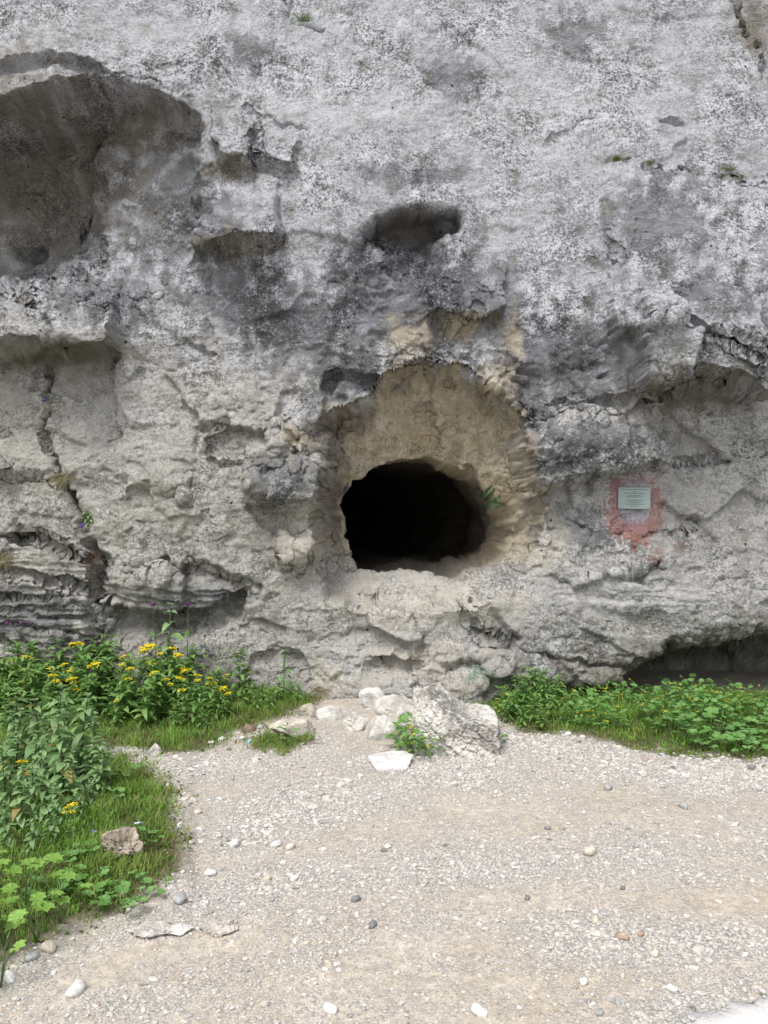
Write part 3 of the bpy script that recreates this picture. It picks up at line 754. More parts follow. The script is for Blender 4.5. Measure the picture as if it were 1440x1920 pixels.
def rock_mesh(name, size, seed, sub=4, planes=14, rough=0.05, tint=(0.5,0.48,0.44), prof=None, mat=None, strat=0.0, speck=0.4, pale=0.4, cut=0.5, boxy=0.0, furrow=False):
    """a broken boulder: a ball cut by planes, with rough faces; sits on z = 0"""
    q = np.random.default_rng(seed)
    V, F = ico(sub)
    planes += 6; n = q.normal(size=(planes, 3)); n /= np.linalg.norm(n, axis=1, keepdims=True); d = cut + (0.92 - cut) * q.random(planes)
    dots = np.maximum(V @ n.T, 1e-3); rad = np.minimum(1.0, (d / dots).min(1))
    P = V * rad[:, None]
    if boxy:
        B = V / np.abs(V).max(1, keepdims=True) * 0.8
        P = P * (1 - boxy) + B * boxy
        ln_ = np.linalg.norm(P, axis=1); dr = P / ln_[:, None]
        P = dr * np.minimum(ln_, ((d + 0.12) / np.maximum(dr @ n.T, 1e-3)).min(1))[:, None]
    P[:, 2] = np.maximum(P[:, 2], -0.55)
    sx, sy, sz = size
    if prof is not None:
        top = np.clip(P[:, 2], 0, None); P[:, 2] = np.where(P[:, 2] > 0, top * np.interp(P[:, 0], prof[0], prof[1]), P[:, 2])
    ext = P.max(0) - P.min(0); ctr = (P.max(0) + P.min(0)) / 2
    P[:, 0] = (P[:, 0] - ctr[0]) / ext[0] * 2; P[:, 1] = (P[:, 1] - ctr[1]) / ext[1] * 2; P[:, 2] = (P[:, 2] - P[:, 2].min()) / ext[2] * 1.5 - 0.5
    P = P * np.array([sx / 2, sy / 2, sz / 1.5])
    sc = 1.0 / max(size)
    nrm = V
    a = P * sc
    f = fbm3(a[:, 0] * 3 + seed, a[:, 1] * 3, a[:, 2] * 3, 5, seed, 0.58)
    f2 = -np.abs(fbm3(a[:, 0] * 2 + 4, a[:, 1] * 2, a[:, 2] * 9 + 2 * a[:, 0], 3, seed + 5)) * strat
    g3 = -np.abs(fbm3(a[:, 0] * 7 + 2, a[:, 1] * 7, a[:, 2] * 7, 3, seed + 3, 0.6))
    P = P + nrm * ((f * rough + g3 * rough * 0.55 + f2 * 0.12) * max(size))[:, None]
    P[:, 2] -= P[:, 2].min() * 0.8
    tn = np.array(tint, np.float32)[None] * (1 + 0.35 * fbm3(a[:, 0] * 4, a[:, 1] * 4, a[:, 2] * 4, 3, seed + 9))[:, None]
    if furrow:      # dark weathered runnels slanting down the faces
        u = a[:, 0] * 0.75 + a[:, 2] * 0.9; w = -a[:, 0] * 0.9 + a[:, 2] * 0.6
        fr = np.abs(fbm3(u * 13, a[:, 1] * 4, w * 3, 3, seed + 20)); k = sstep(0.16, 0.02, fr)
        bandm = np.exp(-((a[:, 0] * 0.75 + a[:, 2] - 0.33) / 0.14) ** 2)
        P = P - nrm * (k * 0.022 * max(size))[:, None]
        tn = tn * (1 - 0.68 * np.clip(k * 0.45 + bandm * 1.1 * (0.5 + fr), 0, 1))[:, None]
    me_o = (P, F, np.clip(tn, 0.02, 0.75), speck, pale)
    return me_o
def boulder_material():
    t = NT('boulder_stone'); co = t.coord()
    tint = t.attr('tint', 'Color')
    n1 = t.noise(co, 40, 6, 0.68, 0.4); n2 = t.noise(co, 10, 5, 0.6)
    col = t.scale(tint, t.ramp(n2, 0.3, 0.7, 0.75, 1.18))
    thr = t.math('SUBTRACT', 0.66, t.math('MULTIPLY', t.attr('speck'), 0.25))
    col = t.mix(t.math('MULTIPLY', t.ramp(n1, thr, t.math('ADD', thr, 0.09)), 0.75), col, (0.13, 0.115, 0.095))
    th2 = t.math('SUBTRACT', 0.7, t.math('MULTIPLY', t.attr('pale'), 0.25))
    col = t.mix(t.math('MULTIPLY', t.ramp(t.noise(co, 26, 5, 0.65), th2, t.math('ADD', th2, 0.1)), 0.7), col, (0.66, 0.64, 0.61))
    return t.out(col, 0.92, t.bump(t.math('ADD', n1, t.math('MULTIPLY', n2, 0.8)), 0.02, 0.9), 0.15)
M_BOUL = boulder_material()

def put_rock(name, label, bbox, ybase, tint, seed, depth=0.8, group=None, rot=0, sub=4, hscale=1.0, **kw):
    x0, y0, x1, y1 = bbox
    X, Y = at_ground((x0 + x1) / 2, ybase)
    w = (x1 - x0) / FPX * Y; h = (y1 - y0) / FPX * Y * hscale
    P, F, tn, sp, pl = rock_mesh(name, (w, w * depth, h), seed, sub, tint=tint, **kw)
    o = mesh_np(name, P, F, M_BOUL, None, False, {'tint': tn}, {'speck': np.full(len(P), sp), 'pale': np.full(len(P), pl)})
    Yc = Y + w * depth * 0.45
    o.location = (X * Yc / Y, Yc, gz_at(X, Yc) - 0.12 * h); o.rotation_euler = (0, 0, R(rot))
    return tag(o, label, 'rock', group)
put_rock('boulder', 'largest pale boulder, stump-like with dark furrows, below the cave mouth', (766,1284,940,1424), 1416, (0.70,0.67,0.61), 5, 0.75, sub=6,
         prof=([-1,-0.78,-0.6,-0.2,-0.05,0.2,0.55,1], [0.95,1.12,1.15,1.08,0.9,0.66,0.6,0.55]), strat=0.15, rough=0.035, speck=0.55, pale=0.75, planes=9, cut=0.72, boxy=0.75, furrow=True)
put_rock('boulder', 'blocky grey-white rock touching the cliff foot below the cave', (672,1292,734,1338), 1337, (0.62,0.605,0.58), 12, 0.8, planes=2, rough=0.028, cut=0.34, speck=0.25)
put_rock('boulder', 'flat slanting slab between the blocky rock and the largest boulder', (700,1308,792,1352), 1350, (0.60,0.57,0.52), 13, 0.9, planes=3, rough=0.028, cut=0.36, speck=0.25)
put_rock('boulder', 'rounded grey rock left of the small yellow-flowered clump', (678,1338,762,1392), 1388, (0.60,0.58,0.54), 14, 0.8, planes=3, rough=0.028, cut=0.36, speck=0.3)
put_rock('boulder', 'pale rock tucked behind the rounded grey rock against the largest boulder', (735,1318,800,1372), 1368, (0.60,0.57,0.53), 15, 0.8, planes=2, rough=0.028, cut=0.34)
put_rock('boulder', 'low white rock standing alone on the dirt path edge', (590,1326,642,1357), 1355, (0.64,0.62,0.58), 16, 0.8, planes=2, rough=0.028, cut=0.34, speck=0.3)
put_rock('boulder', 'small rough whitish rock beside the rounded grey rock', (640,1338,690,1378), 1374, (0.66,0.63,0.58), 17, 0.7, planes=8, rough=0.07, speck=0.2)
put_rock('boulder', 'flat bright white slab in the gravel before the flowered clump', (690,1400,780,1446), 1443, (0.70,0.68,0.65), 18, 0.8, planes=8, rough=0.03, speck=0.05, pale=0.7, rot=10, hscale=0.42)
put_rock('boulder', 'knobbly brown-white rock sitting in the grass tongue', (200,1570,270,1628), 1626, (0.44,0.37,0.29), 19, 0.9, planes=16, rough=0.12, speck=0.6, pale=0.5, sub=5)
put_rock('boulder', 'long low slab in the small grass island on the gravel', (506,1358,588,1392), 1386, (0.54,0.49,0.42), 20, 0.6, planes=2, rough=0.028, cut=0.34, rot=-12, speck=0.2)
put_rock('boulder', 'pale bedded slab half buried at the lower gravel edge', (372,1706,452,1756), 1752, (0.58,0.53,0.48), 21, 0.9, planes=10, rough=0.10, strat=0.9, hscale=0.45, speck=0.35, pale=0.6)
put_rock('boulder', 'whitish stone strip half buried beside the grass tongue tip', (236,1726,360,1764), 1760, (0.58,0.55,0.51), 22, 0.5, planes=10, rough=0.11, hscale=0.38, rot=14, speck=0.35, pale=0.6)
put_rock('boulder', 'small mossy stone at the grass edge by the dirt path', (556,1324,596,1350), 1348, (0.44,0.40,0.32), 23, 0.8, planes=9)
put_rock('boulder', 'white stone at the tip of the gravel bay in the grass', (278,1398,304,1420), 1418, (0.58,0.55,0.52), 24, 0.8, planes=8, rough=0.06, speck=0.1)
put_rock('boulder', 'brown stone lying at the bank edge above the grass island', (452,1360,480,1376), 1374, (0.27,0.19,0.15), 25, 0.8, planes=9, speck=0.2, pale=0.1)

def loose_stones():
    kinds = [('white', 'chalk-white loose pebble lying on the dirt and gravel', (0.66,0.65,0.62), 0.36),
             ('grey', 'mid-grey loose pebble lying on the dirt and gravel', (0.36,0.36,0.36), 0.24),
             ('cream', 'cream-coloured loose pebble lying on the dirt and gravel', (0.56,0.50,0.41), 0.24),
             ('dark', 'dark slate-grey loose pebble lying on the dirt and gravel', (0.19,0.19,0.195), 0.05),
             ('rust', 'rusty brown loose pebble lying on the dirt and gravel', (0.38,0.28,0.22), 0.04)]
    variants = {}
    for kn, lab, tint, w in kinds:
        variants[kn] = []
        for s in range(5):
            P, F, tn, _, _ = rock_mesh('pebble', (1, 0.72, 0.55), 300 + s, 2, tint=tint, planes=9, rough=0.05)
            o = mesh_np('pebble', P, F, M_PEB, None, True, {'tint': tn})
            variants[kn].append(o.data); bpy.data.objects.remove(o)
    fixed = [(1105,1603,30,'cream'),(1160,1885,22,'grey'),(897,1896,36,'white'),(621,1892,34,'white'),(1290,1920,26,'grey'),(1228,1790,24,'cream'),(1115,1728,24,'cream'),
             (1168,1760,26,'rust'),(520,1585,24,'white'),(545,1590,20,'cream'),(740,1420,20,'white'),(1140,1475,22,'grey'),(335,1697,34,'grey'),(395,1640,26,'white'),(440,1585,24,'white'),
             (720,1600,14,'dark'),(700,1735,22,'dark'),(668,1690,20,'dark'),(230,1690,22,'cream'),(90,1785,34,'cream'),(60,1800,26,'grey'),(20,1835,30,'white'),(140,1860,44,'white'),
             (1260,1865,26,'white'),(1095,1845,24,'white'),(1210,1430,14,'rust'),(415,1386,14,'white'),(395,1394,12,'white'),(330,1424,16,'white'),(488,1368,14,'grey'),(455,1384,14,'white')]
    spots = []
    for px, py, s, k in fixed:
        X, Y = at_ground(px, py); spots.append((X, Y, s / FPX * Y, k))
    q = random.Random(5); names = [k[0] for k in kinds]; ws = [k[3] for k in kinds]
    while len(spots) < 290:
        Y = 2.2 + 4.2 * q.random() ** 1.1; X = (q.random() * 2 - 1) * 0.5 * Y
        if grass_mask(np.array([X]), np.array([Y]))[0]: continue
        if (X - 0.95) * 0.41 - (Y - 2.512) * 0.91 > -0.02: continue
        if 5.0 < Y and abs(X) < 0.9: continue
        if q.random() > 0.3 + 0.7 * gravel_dens(np.array([X]), np.array([Y]))[0]: continue
        px = q.uniform(7, 13) + (8 * q.random() if q.random() < 0.15 else 0)
        spots.append((X, Y, px / FPX * Y, q.choices(names, ws)[0]))
    lab = {k[0]: k[1] for k in kinds}
    def where(X, Y):
        px, py = gpix(X, Y)
        if (X - 0.95) * 0.41 - (Y - 2.512) * 0.91 > -0.35: return 'beside the pale road edge'
        if px < 460 and py > 1560: return 'near the tip of the grass tongue'
        if px < 640 and py < 1560: return 'between grass island and grass tongue'
        if py < 1470: return 'on the gravel before the right bank and boulder'
        return 'on the open gravel away from the grass'
    for X, Y, s, k in spots:
        o = link('pebble', q.choice(variants[k]), None, (X, Y, gz_at(X, Y) - 0.06 * s), (q.uniform(-.2, .2), q.uniform(-.2, .2), q.uniform(0, 6.28)), s)
        wh = where(X, Y)
        tag(o, lab[k].split(' lying')[0] + ' ' + wh, 'pebble', k + ' loose pebbles ' + wh)
loose_stones()

# ------------------------------------------------------------------ plaque
def build_plaque():
    t = NT('patinated_bronze'); co = t.coord(); n = t.noise(co, 40, 4, 0.6)
    m = t.out(t.mix(n, (0.25, 0.32, 0.31), (0.33, 0.40, 0.385)), 0.5, t.bump(n, 0.001, 0.3), 0.4)
    t = NT('dark_lettering'); ml = t.out((0.10, 0.14, 0.14), 0.6)
    p, nn = on_cliff(1186, 935)
    near = [on_cliff(x, y)[0].y for x in (1158, 1186, 1214) for y in (916, 935, 954)]
    root = link('plaque', None, None, (p.x, min(near) - 0.012, p.z), (0, R(0.8), 0))
    root.empty_display_size = 0.1
    tag(root, 'grey-green metal plaque with small dark inscription on red-painted rock', 'plaque')
    k = p.y / FPX; w, h = 60 * k, 40 * k
    bm = bmesh.new(); bmesh.ops.create_cube(bm, size=1)
    bmesh.ops.scale(bm, vec=(w, 0.014, h), verts=bm.verts)
    bmesh.ops.bevel(bm, geom=bm.edges[:], offset=0.003, segments=2, affect='EDGES')
    me = bpy.data.meshes.new('plate'); bm.to_mesh(me); bm.free(); me.materials.append(m)
    link('plate', me, root)
    rows = [(-0.40, 0.82), (-0.31, 0.10), (-0.23, 0.68), (-0.12, 0.42), (-0.06, 0.55), (0.05, 0.05), (0.11, 0.48), (0.20, 0.36), (0.28, 0.66), (0.37, 0.28)]
    q = random.Random(3)
    for v, l in rows:
        V = []; F = []; x = -l / 2 * w
        while x < l / 2 * w - 0.002:
            cw = min(q.uniform(0.006, 0.022), l / 2 * w - x); b = len(V)
            for yy in (-0.0078, -0.0066):
                V += [(x, yy, -v * h - 0.003), (x + cw, yy, -v * h - 0.003), (x + cw, yy, -v * h + 0.003), (x, yy, -v * h + 0.003)]
            F += [(b, b+1, b+2, b+3), (b+4, b+7, b+6, b+5), (b, b+4, b+5, b+1), (b+3, b+2, b+6, b+7), (b, b+3, b+7, b+4), (b+1, b+5, b+6, b+2)]
            x += cw + 0.004
        link('inscription_line', mesh_py('inscription_line', V, F, ml, smooth=False), root)
    bm = bmesh.new(); bmesh.ops.create_cone(bm, cap_ends=True, segments=12, radius1=0.005, radius2=0.004, depth=0.005)
    bmesh.ops.rotate(bm, matrix=Matrix.Rotation(R(90), 3, 'X'), verts=bm.verts)
    me = bpy.data.meshes.new('screw'); bm.to_mesh(me); bm.free(); me.materials.append(m)
    for sx in (-1, 1):
        for sz in (-1, 1): link('screw', me, root, (sx * (w / 2 - 0.013), -0.008, sz * (h / 2 - 0.013)))
build_plaque()

# ------------------------------------------------------------------ plants
def leaf_material(name, a, b, rough=0.55, tr=0.3):
    t = NT(name); co = t.coord()
    rndv = t.n('ShaderNodeObjectInfo').outputs['Random']
    n = t.noise(co, 5, 3, 0.6)
    col = t.mix(rndv, a, b)
    col = t.scale(col, t.ramp(n, 0.3, 0.7, 0.8, 1.15))
    rb = t.n('ShaderNodeSeparateXYZ'); t.l(co, rb.inputs[0])
    rib = t.ramp(t.math('ABSOLUTE', rb.outputs[0]), 0.0, 0.03, 1.0, 0.0)
    col = t.mix(t.math('MULTIPLY', rib, 0.35), col, t.scale(col, 1.7))
    return t.out(col, rough, None, 0.35, (tr, t.scale(col, 1.3)))
def flat_material(name, c, rough=0.7, tr=None):
    t = NT(name); co = t.coord(); n = t.noise(co, 60, 3, 0.6)
    col = t.scale(t.mix(0.0, c, c), t.ramp(n, 0.3, 0.7, 0.8, 1.2))
    return t.out(col, rough, None, 0.2, (tr, col) if tr else None)
def tint_material(name, rough=0.6, tr=0.3):
    t = NT(name); col = t.attr('tint', 'Color')
    return t.out(col, rough, None, 0.2, (tr, t.scale(col, 1.25)))
M_HERB = leaf_material('herb_leaf', (0.110, 0.225, 0.055), (0.210, 0.350, 0.100))
M_NETT = leaf_material('nettle_leaf', (0.140, 0.250, 0.095), (0.260, 0.390, 0.170))
M_BUTT = leaf_material('butterbur_leaf', (0.16, 0.30, 0.05), (0.24, 0.40, 0.09))
M_ROUND = leaf_material('round_leaf', (0.12, 0.26, 0.06), (0.19, 0.36, 0.11))
M_YELLEAF = leaf_material('withered_leaf', (0.32, 0.29, 0.08), (0.30, 0.21, 0.08))
M_STEM = flat_material('green_stem', (0.09, 0.13, 0.05))
M_STEMD = flat_material('dark_stem', (0.07, 0.055, 0.035))
M_YEL = flat_material('yellow_petal', (0.84, 0.67, 0.025), 0.6, 0.2)
M_PUR = flat_material('purple_petal', (0.20, 0.05, 0.20), 0.6, 0.2)
M_VIO = flat_material('violet_petal', (0.16, 0.08, 0.42), 0.6, 0.2)
M_WHITE = flat_material('white_petal', (0.72, 0.72, 0.72), 0.6, 0.2)
M_GRASS = tint_material('grass_blade')

def leaf_lance(width=0.30, ser=0.0, droop=0.35, fold=0.25, seed=0, n=7, peak=0.38):
    """blade along +Y, folded along the midrib, bending down"""
    q = random.Random(seed); V = []; F = []
    curl = q.uniform(-0.12, 0.12)
    V += [(-0.012, 0, 0), (0, 0, -0.008), (0.012, 0, 0)]
    for i in range(1, n + 1):
        t = i / n
        w = width * 0.5 * (math.sin(math.pi * min(1, t / peak * 0.5)) if t < peak else math.cos(math.pi / 2 * (t - peak) / (1 - peak)) ** 0.85)
        if ser and i % 2: w *= (1 + ser)
        z = 0.10 * math.sin(t * 2.5) - droop * t * t; x = curl * t * t
        y = t - 0.18 * droop * t * t
        w = max(w, 0.004)
        V += [(x - w, y, z + fold * w), (x, y, z), (x + w, y, z + fold * w)]
    for i in range(n):
        b = i * 3; F += [(b, b + 1, b + 4, b + 3), (b + 1, b + 2, b + 5, b + 4)]
    return V, F
def leaf_round(lobes=9, ser=0.12, seed=0, cup=0.18, notch=0.55):
    """rounded lobed blade on a short stalk; centre of the stalk end near the origin"""
    q = random.Random(seed); V = [(0, 0.28, 0.0)]; F = []
    n = lobes * 4
    for ring, rr in ((0, 0.5), (1, 1.0)):
        for i in range(n + 1):
            a = -math.pi / 2 + notch * 0.5 + (2 * math.pi - notch) * i / n
            r = rr * (0.5 + 0.10 * math.sin(a) )
            if ring: r *= 1 + ser * (0.7 * math.cos(i / n * lobes * 2 * math.pi + math.pi) + 0.3 * (-1) ** i) + q.uniform(-.02, .02)
            z = cup * rr * rr * 0.5 * (1 + 0.5 * math.cos(2 * a)) + 0.05 * math.cos(i / n * lobes * 2 * math.pi) * rr + q.uniform(-.01, .01)
            V.append((r * math.cos(a), 0.32 + r * math.sin(a), z))
    m = n + 1
    for i in range(n):
        F.append((0, 1 + i, 2 + i)); F.append((1 + i, 1 + m + i, 2 + m + i, 2 + i))
    b = len(V); V += [(-0.012, -0.6, -0.55), (0.012, -0.6, -0.55), (0.012, 0.28, -0.01), (-0.012, 0.28, -0.01)]; F.append((b, b+1, b+2, b+3))
    return V, F
LEAF = {
    'herb': [mesh_py('leaf', *leaf_lance(0.36, 0.0, d, 0.3, s), M_HERB) for s, d in enumerate((0.15, 0.3, 0.45, 0.6, 0.35))],
    'nettle': [mesh_py('leaf', *leaf_lance(0.50, 0.10, d, 0.28, s, 12, 0.34), M_NETT) for s, d in enumerate((0.15, 0.3, 0.5, 0.7, 0.4))],
    'withered': [mesh_py('leaf', *leaf_lance(0.55, 0.10, 0.6, 0.4, 3, 10, 0.34), M_YELLEAF)],
    'butt': [mesh_py('leaf', *leaf_round(7, 0.20, s, 0.16), M_BUTT) for s in range(4)],
    'round': [mesh_py('leaf', *leaf_round(6, 0.07, s, 0.22), M_ROUND) for s in range(4)],
}
def tube(pts, r0, r1, sides=5):
    V = []; F = []; n = len(pts)
    for i, p in enumerate(pts):
        p = Vector(p); d = (Vector(pts[min(i + 1, n - 1)]) - Vector(pts[max(i - 1, 0)])).normalized()
        u = d.orthogonal().normalized(); v = d.cross(u); r = r0 + (r1 - r0) * i / (n - 1)
        for k in range(sides):
            a = 2 * math.pi * k / sides; V.append(p + (u * math.cos(a) + v * math.sin(a)) * r)
    for i in range(n - 1):
        for k in range(sides):
            a = i * sides + k; b = i * sides + (k + 1) % sides; F.append((a, b, b + sides, a + sides))
    return V, F
def floret(c, r, q, n=6):
    """little domed flower head"""
    V = [Vector(c) + Vector((0, 0, r * 0.45))]; F = []
    tx, ty = q.uniform(-.4, .4), q.uniform(-.4, .4)
    for i in range(n):
        a = 2 * math.pi * i / n; V.append(Vector(c) + Vector((r * math.cos(a), r * math.sin(a), r * (tx * math.cos(a) + ty * math.sin(a)))))
    V.append(Vector(c) + Vector((0, 0, -r * 0.8)))
    for i in range(n):
        j = 1 + (i + 1) % n; F += [(0, 1 + i, j), (n + 1, j, 1 + i)]
    return V, F
def merge(parts):
    V = []; F = []
    for v, f in parts:
        b = len(V); V += list(v); F += [tuple(k + b for k in ff) for ff in f]
    return V, F
def cluster_mesh(seed, rad, n, r, mat, name='flower_cluster'):
    q = random.Random(seed); parts = []
    for i in range(n):
        a = q.uniform(0, 6.28); d = rad * math.sqrt(q.random())
        c = (d * math.cos(a), d * math.sin(a), 0.35 * rad * (1 - (d / rad) ** 2) + q.uniform(-.3, .3) * rad * 0.4)
        parts.append(floret(c, r * q.uniform(0.7, 1.2), q))
    return mesh_py(name, *merge(parts), mat)
YCL = [cluster_mesh(s, 0.062, 36, 0.0115, M_YEL) for s in range(4)]

def herb(name, h, seed, kind='herb', nodes=9, ll=0.10, stem=M_STEM, flower=None, lean=0.12, start=0.12, whorl=2, up=0.5, side=0):
    """an upright herb at the origin: stem, pairs of leaves, perhaps a flower cluster"""
    q = random.Random(seed)
    root = link(name, None); root.empty_display_size = 0.05
    lx, ly = q.uniform(-lean, lean) * h, q.uniform(-lean, lean) * h
    f = lambda t: Vector((lx * t * t, ly * t * t, h * t))
    link('stem', mesh_py('stem', *tube([f(i / 7) for i in range(8)], 0.0048, 0.0022), stem), root)
    az = q.uniform(0, 6.28)
    for k in range(nodes):
        t = start + (1 - start) * (k + 0.5) / nodes
        az += math.pi / 2 + q.uniform(-.35, .35)
        for w in range(whorl):
            a = az + 2 * math.pi * w / whorl + q.uniform(-.25, .25)
            l = ll * (1.15 - 0.62 * t ** 2) * q.uniform(0.78, 1.2)
            link('leaf', LEAF['withered'][0] if q.random() < 0.014 else q.choice(LEAF[kind]), root, f(t), Euler((up * (0.2 + 0.9 * t) + q.uniform(-.35, .3), q.uniform(-.35, .35), a), 'XYZ'), (l * q.uniform(.85, 1.15), l, l))
    if kind == 'nettle':
        for w in range(4):
            link('leaf', q.choice(LEAF[kind]), root, f(1.0), Euler((1.0, 0, az + 1.57 * w)), ll * 0.35)
    for s in range(side):
        t = q.uniform(0.55, 0.8); a = q.uniform(0, 6.28); b = f(t); L_ = h * q.uniform(.2, .3)
        e = b + Vector((math.cos(a) * L_ * 0.6, math.sin(a) * L_ * 0.6, L_ * 0.8))
        br = link('branch', mesh_py('branch', *tube([b, (b + e) / 2 + Vector((0, 0, -0.01)), e], 0.003, 0.0018), stem), root)
        for w in range(5):
            link('leaf', q.choice(LEAF[kind]), br, b.lerp(e, 0.25 + 0.18 * w), Euler((0.4 + q.uniform(-.3, .3), q.uniform(-.3, .3), a + q.uniform(-2, 2))), ll * 0.7 * q.uniform(.7, 1.1))
        if flower: link('flower_cluster', q.choice(YCL), br, e, (q.uniform(-.3, .3), q.uniform(-.3, .3), 0), 0.75)
    if flower:
        link('flower_cluster', q.choice(YCL), root, f(1.0) + Vector((0, 0, 0.006)), (q.uniform(-.3, .3), q.uniform(-.3, .3), q.uniform(0, 6)), flower)
    return root
class Bed:
    """prototypes of one plant kind; the first use of each is the plant itself, later uses are copies"""
    def __init__(self, protos): self.p = protos; self.used = [False] * len(protos)
    def put(self, i, x, y, scale, rz, label, cat, group, z=None):
        i %= len(self.p)
        if self.used[i]: o = copy_tree(self.p[i])
        else: o = self.p[i]; self.used[i] = True
        o.location = (x, y, (gz_at(x, y) if z is None else z) - 0.01); o.rotation_euler = (0, 0, rz); o.scale = (scale,) * 3
        return tag(o, label, cat, group)

q = random.Random(21)
def in_grass(x, y): return bool(grass_mask(np.array([x]), np.array([y]), 0.3)[0])
# --- herb bank against the cliff on the left
green_bed = Bed([herb('leafy_herb', 0.50, 400 + s, 'herb', 10, 0.150, whorl=3, side=2) for s in range(5)])
flow_bed = Bed([herb('flowering_herb', 0.50, 420 + s, 'herb', 10, 0.140, flower=f, whorl=3, side=sd) for s, (f, sd) in enumerate(((1.0, 1), (0.8, 2), (1.15, 0), (0.9, 1)))])
def herb_at(bed, i, px, ptop, Y, label, cat, group, sc=1.0):
    """stand a 0.5 m herb so that its tip reaches photo height ptop when rooted at distance Y"""
    X = (px - 720) / FPX * Y
    top = EYE - (ptop - 960) / FPX * Y; g = gz_at(X, Y)
    s = max(0.35, (top - g) / 0.52)
    return bed.put(i, X, Y, s, q.uniform(0, 6.28), label, cat, group)
LG = 'leafy dark green herb without flowers in the bank left of the cave'
LY = 'yellow-flowered leafy herb in the bank against the cliff left of the cave'
YFL = [(65,1228,6.5),(95,1250,6.3),(148,1206,6.6),(118,1242,6.4),(145,1255,6.3),(40,1275,6.2),(65,1270,6.3),(228,1228,6.6),(262,1215,6.6),(245,1250,6.3),(284,1206,6.7),(320,1212,6.65),(278,1258,6.2),(340,1250,6.4),(358,1254,6.3),(372,1262,6.3),(405,1275,6.3),(425,1262,6.5),(430,1295,6.2),(218,1310,5.95),(230,1300,6.0),(20,1235,6.6),(180,1240,6.4),(100,1262,6.1),(128,1268,6.0),(300,1222,6.6),(240,1240,6.5),(310,1270,6.15),(350,1268,6.1),(392,1268,6.25),(415,1285,6.2),(205,1232,6.6),(330,1225,6.6)]
for k, (px, pt, Y) in enumerate(YFL):
    row = 'rising against the strata left of the vertical crack' if px < 195 and Y > 6.25 else 'leaning out at the front of the left bank' if Y <= 6.25 else 'below the tallest slender herb in the left bank' if px < 345 else 'at the cave end of the left bank'
    herb_at(flow_bed, k, px, pt, Y, 'yellow-flowered leafy herb ' + row, 'plant', 'yellow-flowered herbs ' + row)
for k in range(120):
    px = q.uniform(-120, 470); Y = q.uniform(5.75, 6.75)
    back = (Y - 5.75) / 1.0
    lim = np.interp(px, [-120, 380, 470], [0, 0.15, 0.45])
    if back < lim: continue
    pt = 1318 - 116 * back + q.uniform(-26, 24) + np.interp(px, [-120, 330, 470], [-5, 0, 35])
    row = 'along the grassy front of the left bank' if back < 0.33 else 'in the middle of the left bank' if back < 0.68 else 'at the back of the left bank against the cliff'
    herb_at(green_bed, k, px, pt, Y, 'leafy dark green herb without flowers ' + row, 'plant', 'leafy herbs ' + row)
for px, pt, Y in [(470,1295,6.5),(490,1285,6.55),(505,1300,6.4),(520,1290,6.6),(545,1280,6.7),(560,1300,6.6),(480,1315,6.35),(455,1300,6.45)]:
    herb_at(green_bed, q.randrange(5), px, pt, Y, 'small leafy herb at the bank end nearest the cave', 'plant', 'small herbs at the end of the left bank')
# --- tall slender herbs that stand out against the stone
tall_bed = Bed([herb('tall_herb', 0.52, 440 + s, 'nettle', 7, 0.105, up=0.3, lean=0.06) for s in range(2)])
for i, (px, pt, Y, lab) in enumerate([(318,1136,6.65,'tallest slender big-leaved herb rising against the cliff from the left bank'), (532,1212,6.75,'slender herb climbing the cliff foot beside the cave'), (410,1205,6.8,'thin sprig against the cliff at the middle of the left bank')]):
    herb_at(tall_bed, i, px, pt, Y, lab, 'plant', None)
# --- nettles in the foreground on the left
nett_bed = Bed([herb('nettle_plant', 0.52, 460 + s, 'nettle', 11, 0.112, stem=M_STEMD, up=0.2, lean=0.14, whorl=3, side=1) for s in range(5)])
NL = [(30,1330,4.6),(75,1300,4.6),(105,1285,4.5),(150,1305,4.5),(10,1400,4.2),(60,1375,4.3),(120,1345,4.3),(165,1385,4.4),(190,1380,4.4),(140,1420,4.1),(90,1410,4.0),(40,1440,3.9),(-30,1350,4.3),(-20,1430,3.9),(170,1450,4.2),(110,1470,3.9),(15,1500,3.7),(60,1520,3.65),(95,1500,3.75),(-60,1480,3.8),(-90,1380,4.4),(30,1290,5.0),(120,1310,5.1),(180,1330,5.2),(85,1350,4.75),(140,1370,4.7),(20,1360,4.7),(195,1400,4.6),(125,1400,4.45),(60,1430,4.15),(150,1480,4.0),(185,1440,4.35),(60,1330,5.1),(-40,1310,5.2),(150,1360,5.0)]
for k, (px, pt, Y) in enumerate(NL):
    row = 'at the rear of the clump before the herb bank' if Y >= 4.9 else 'in the middle of the tall clump on the grass tongue' if Y >= 4.05 else 'at the low front of the clump above the lobed-leaf plants'
    herb_at(nett_bed, k, px, pt, Y, 'pale green nettle-like plant ' + row, 'plant', 'nettle-like plants ' + row)
rw = Bed([herb('flowering_herb', 0.52, 480, 'herb', 9, 0.08, flower=1.3, whorl=2, side=3)])
herb_at(rw, 0, 132, 1512, 3.75, 'yellow-flowered herb alone in the grass below the nettle-like plants', 'plant', None)
small_y = [(45,1420,4.3),(102,1392,4.5)]
for k, (px, pt, Y) in enumerate(small_y): herb_at(flow_bed, k, px, pt, Y, 'small yellow-flowered herb among the nettle-like plants', 'plant', 'yellow-flowered herbs among the nettle-like plants')
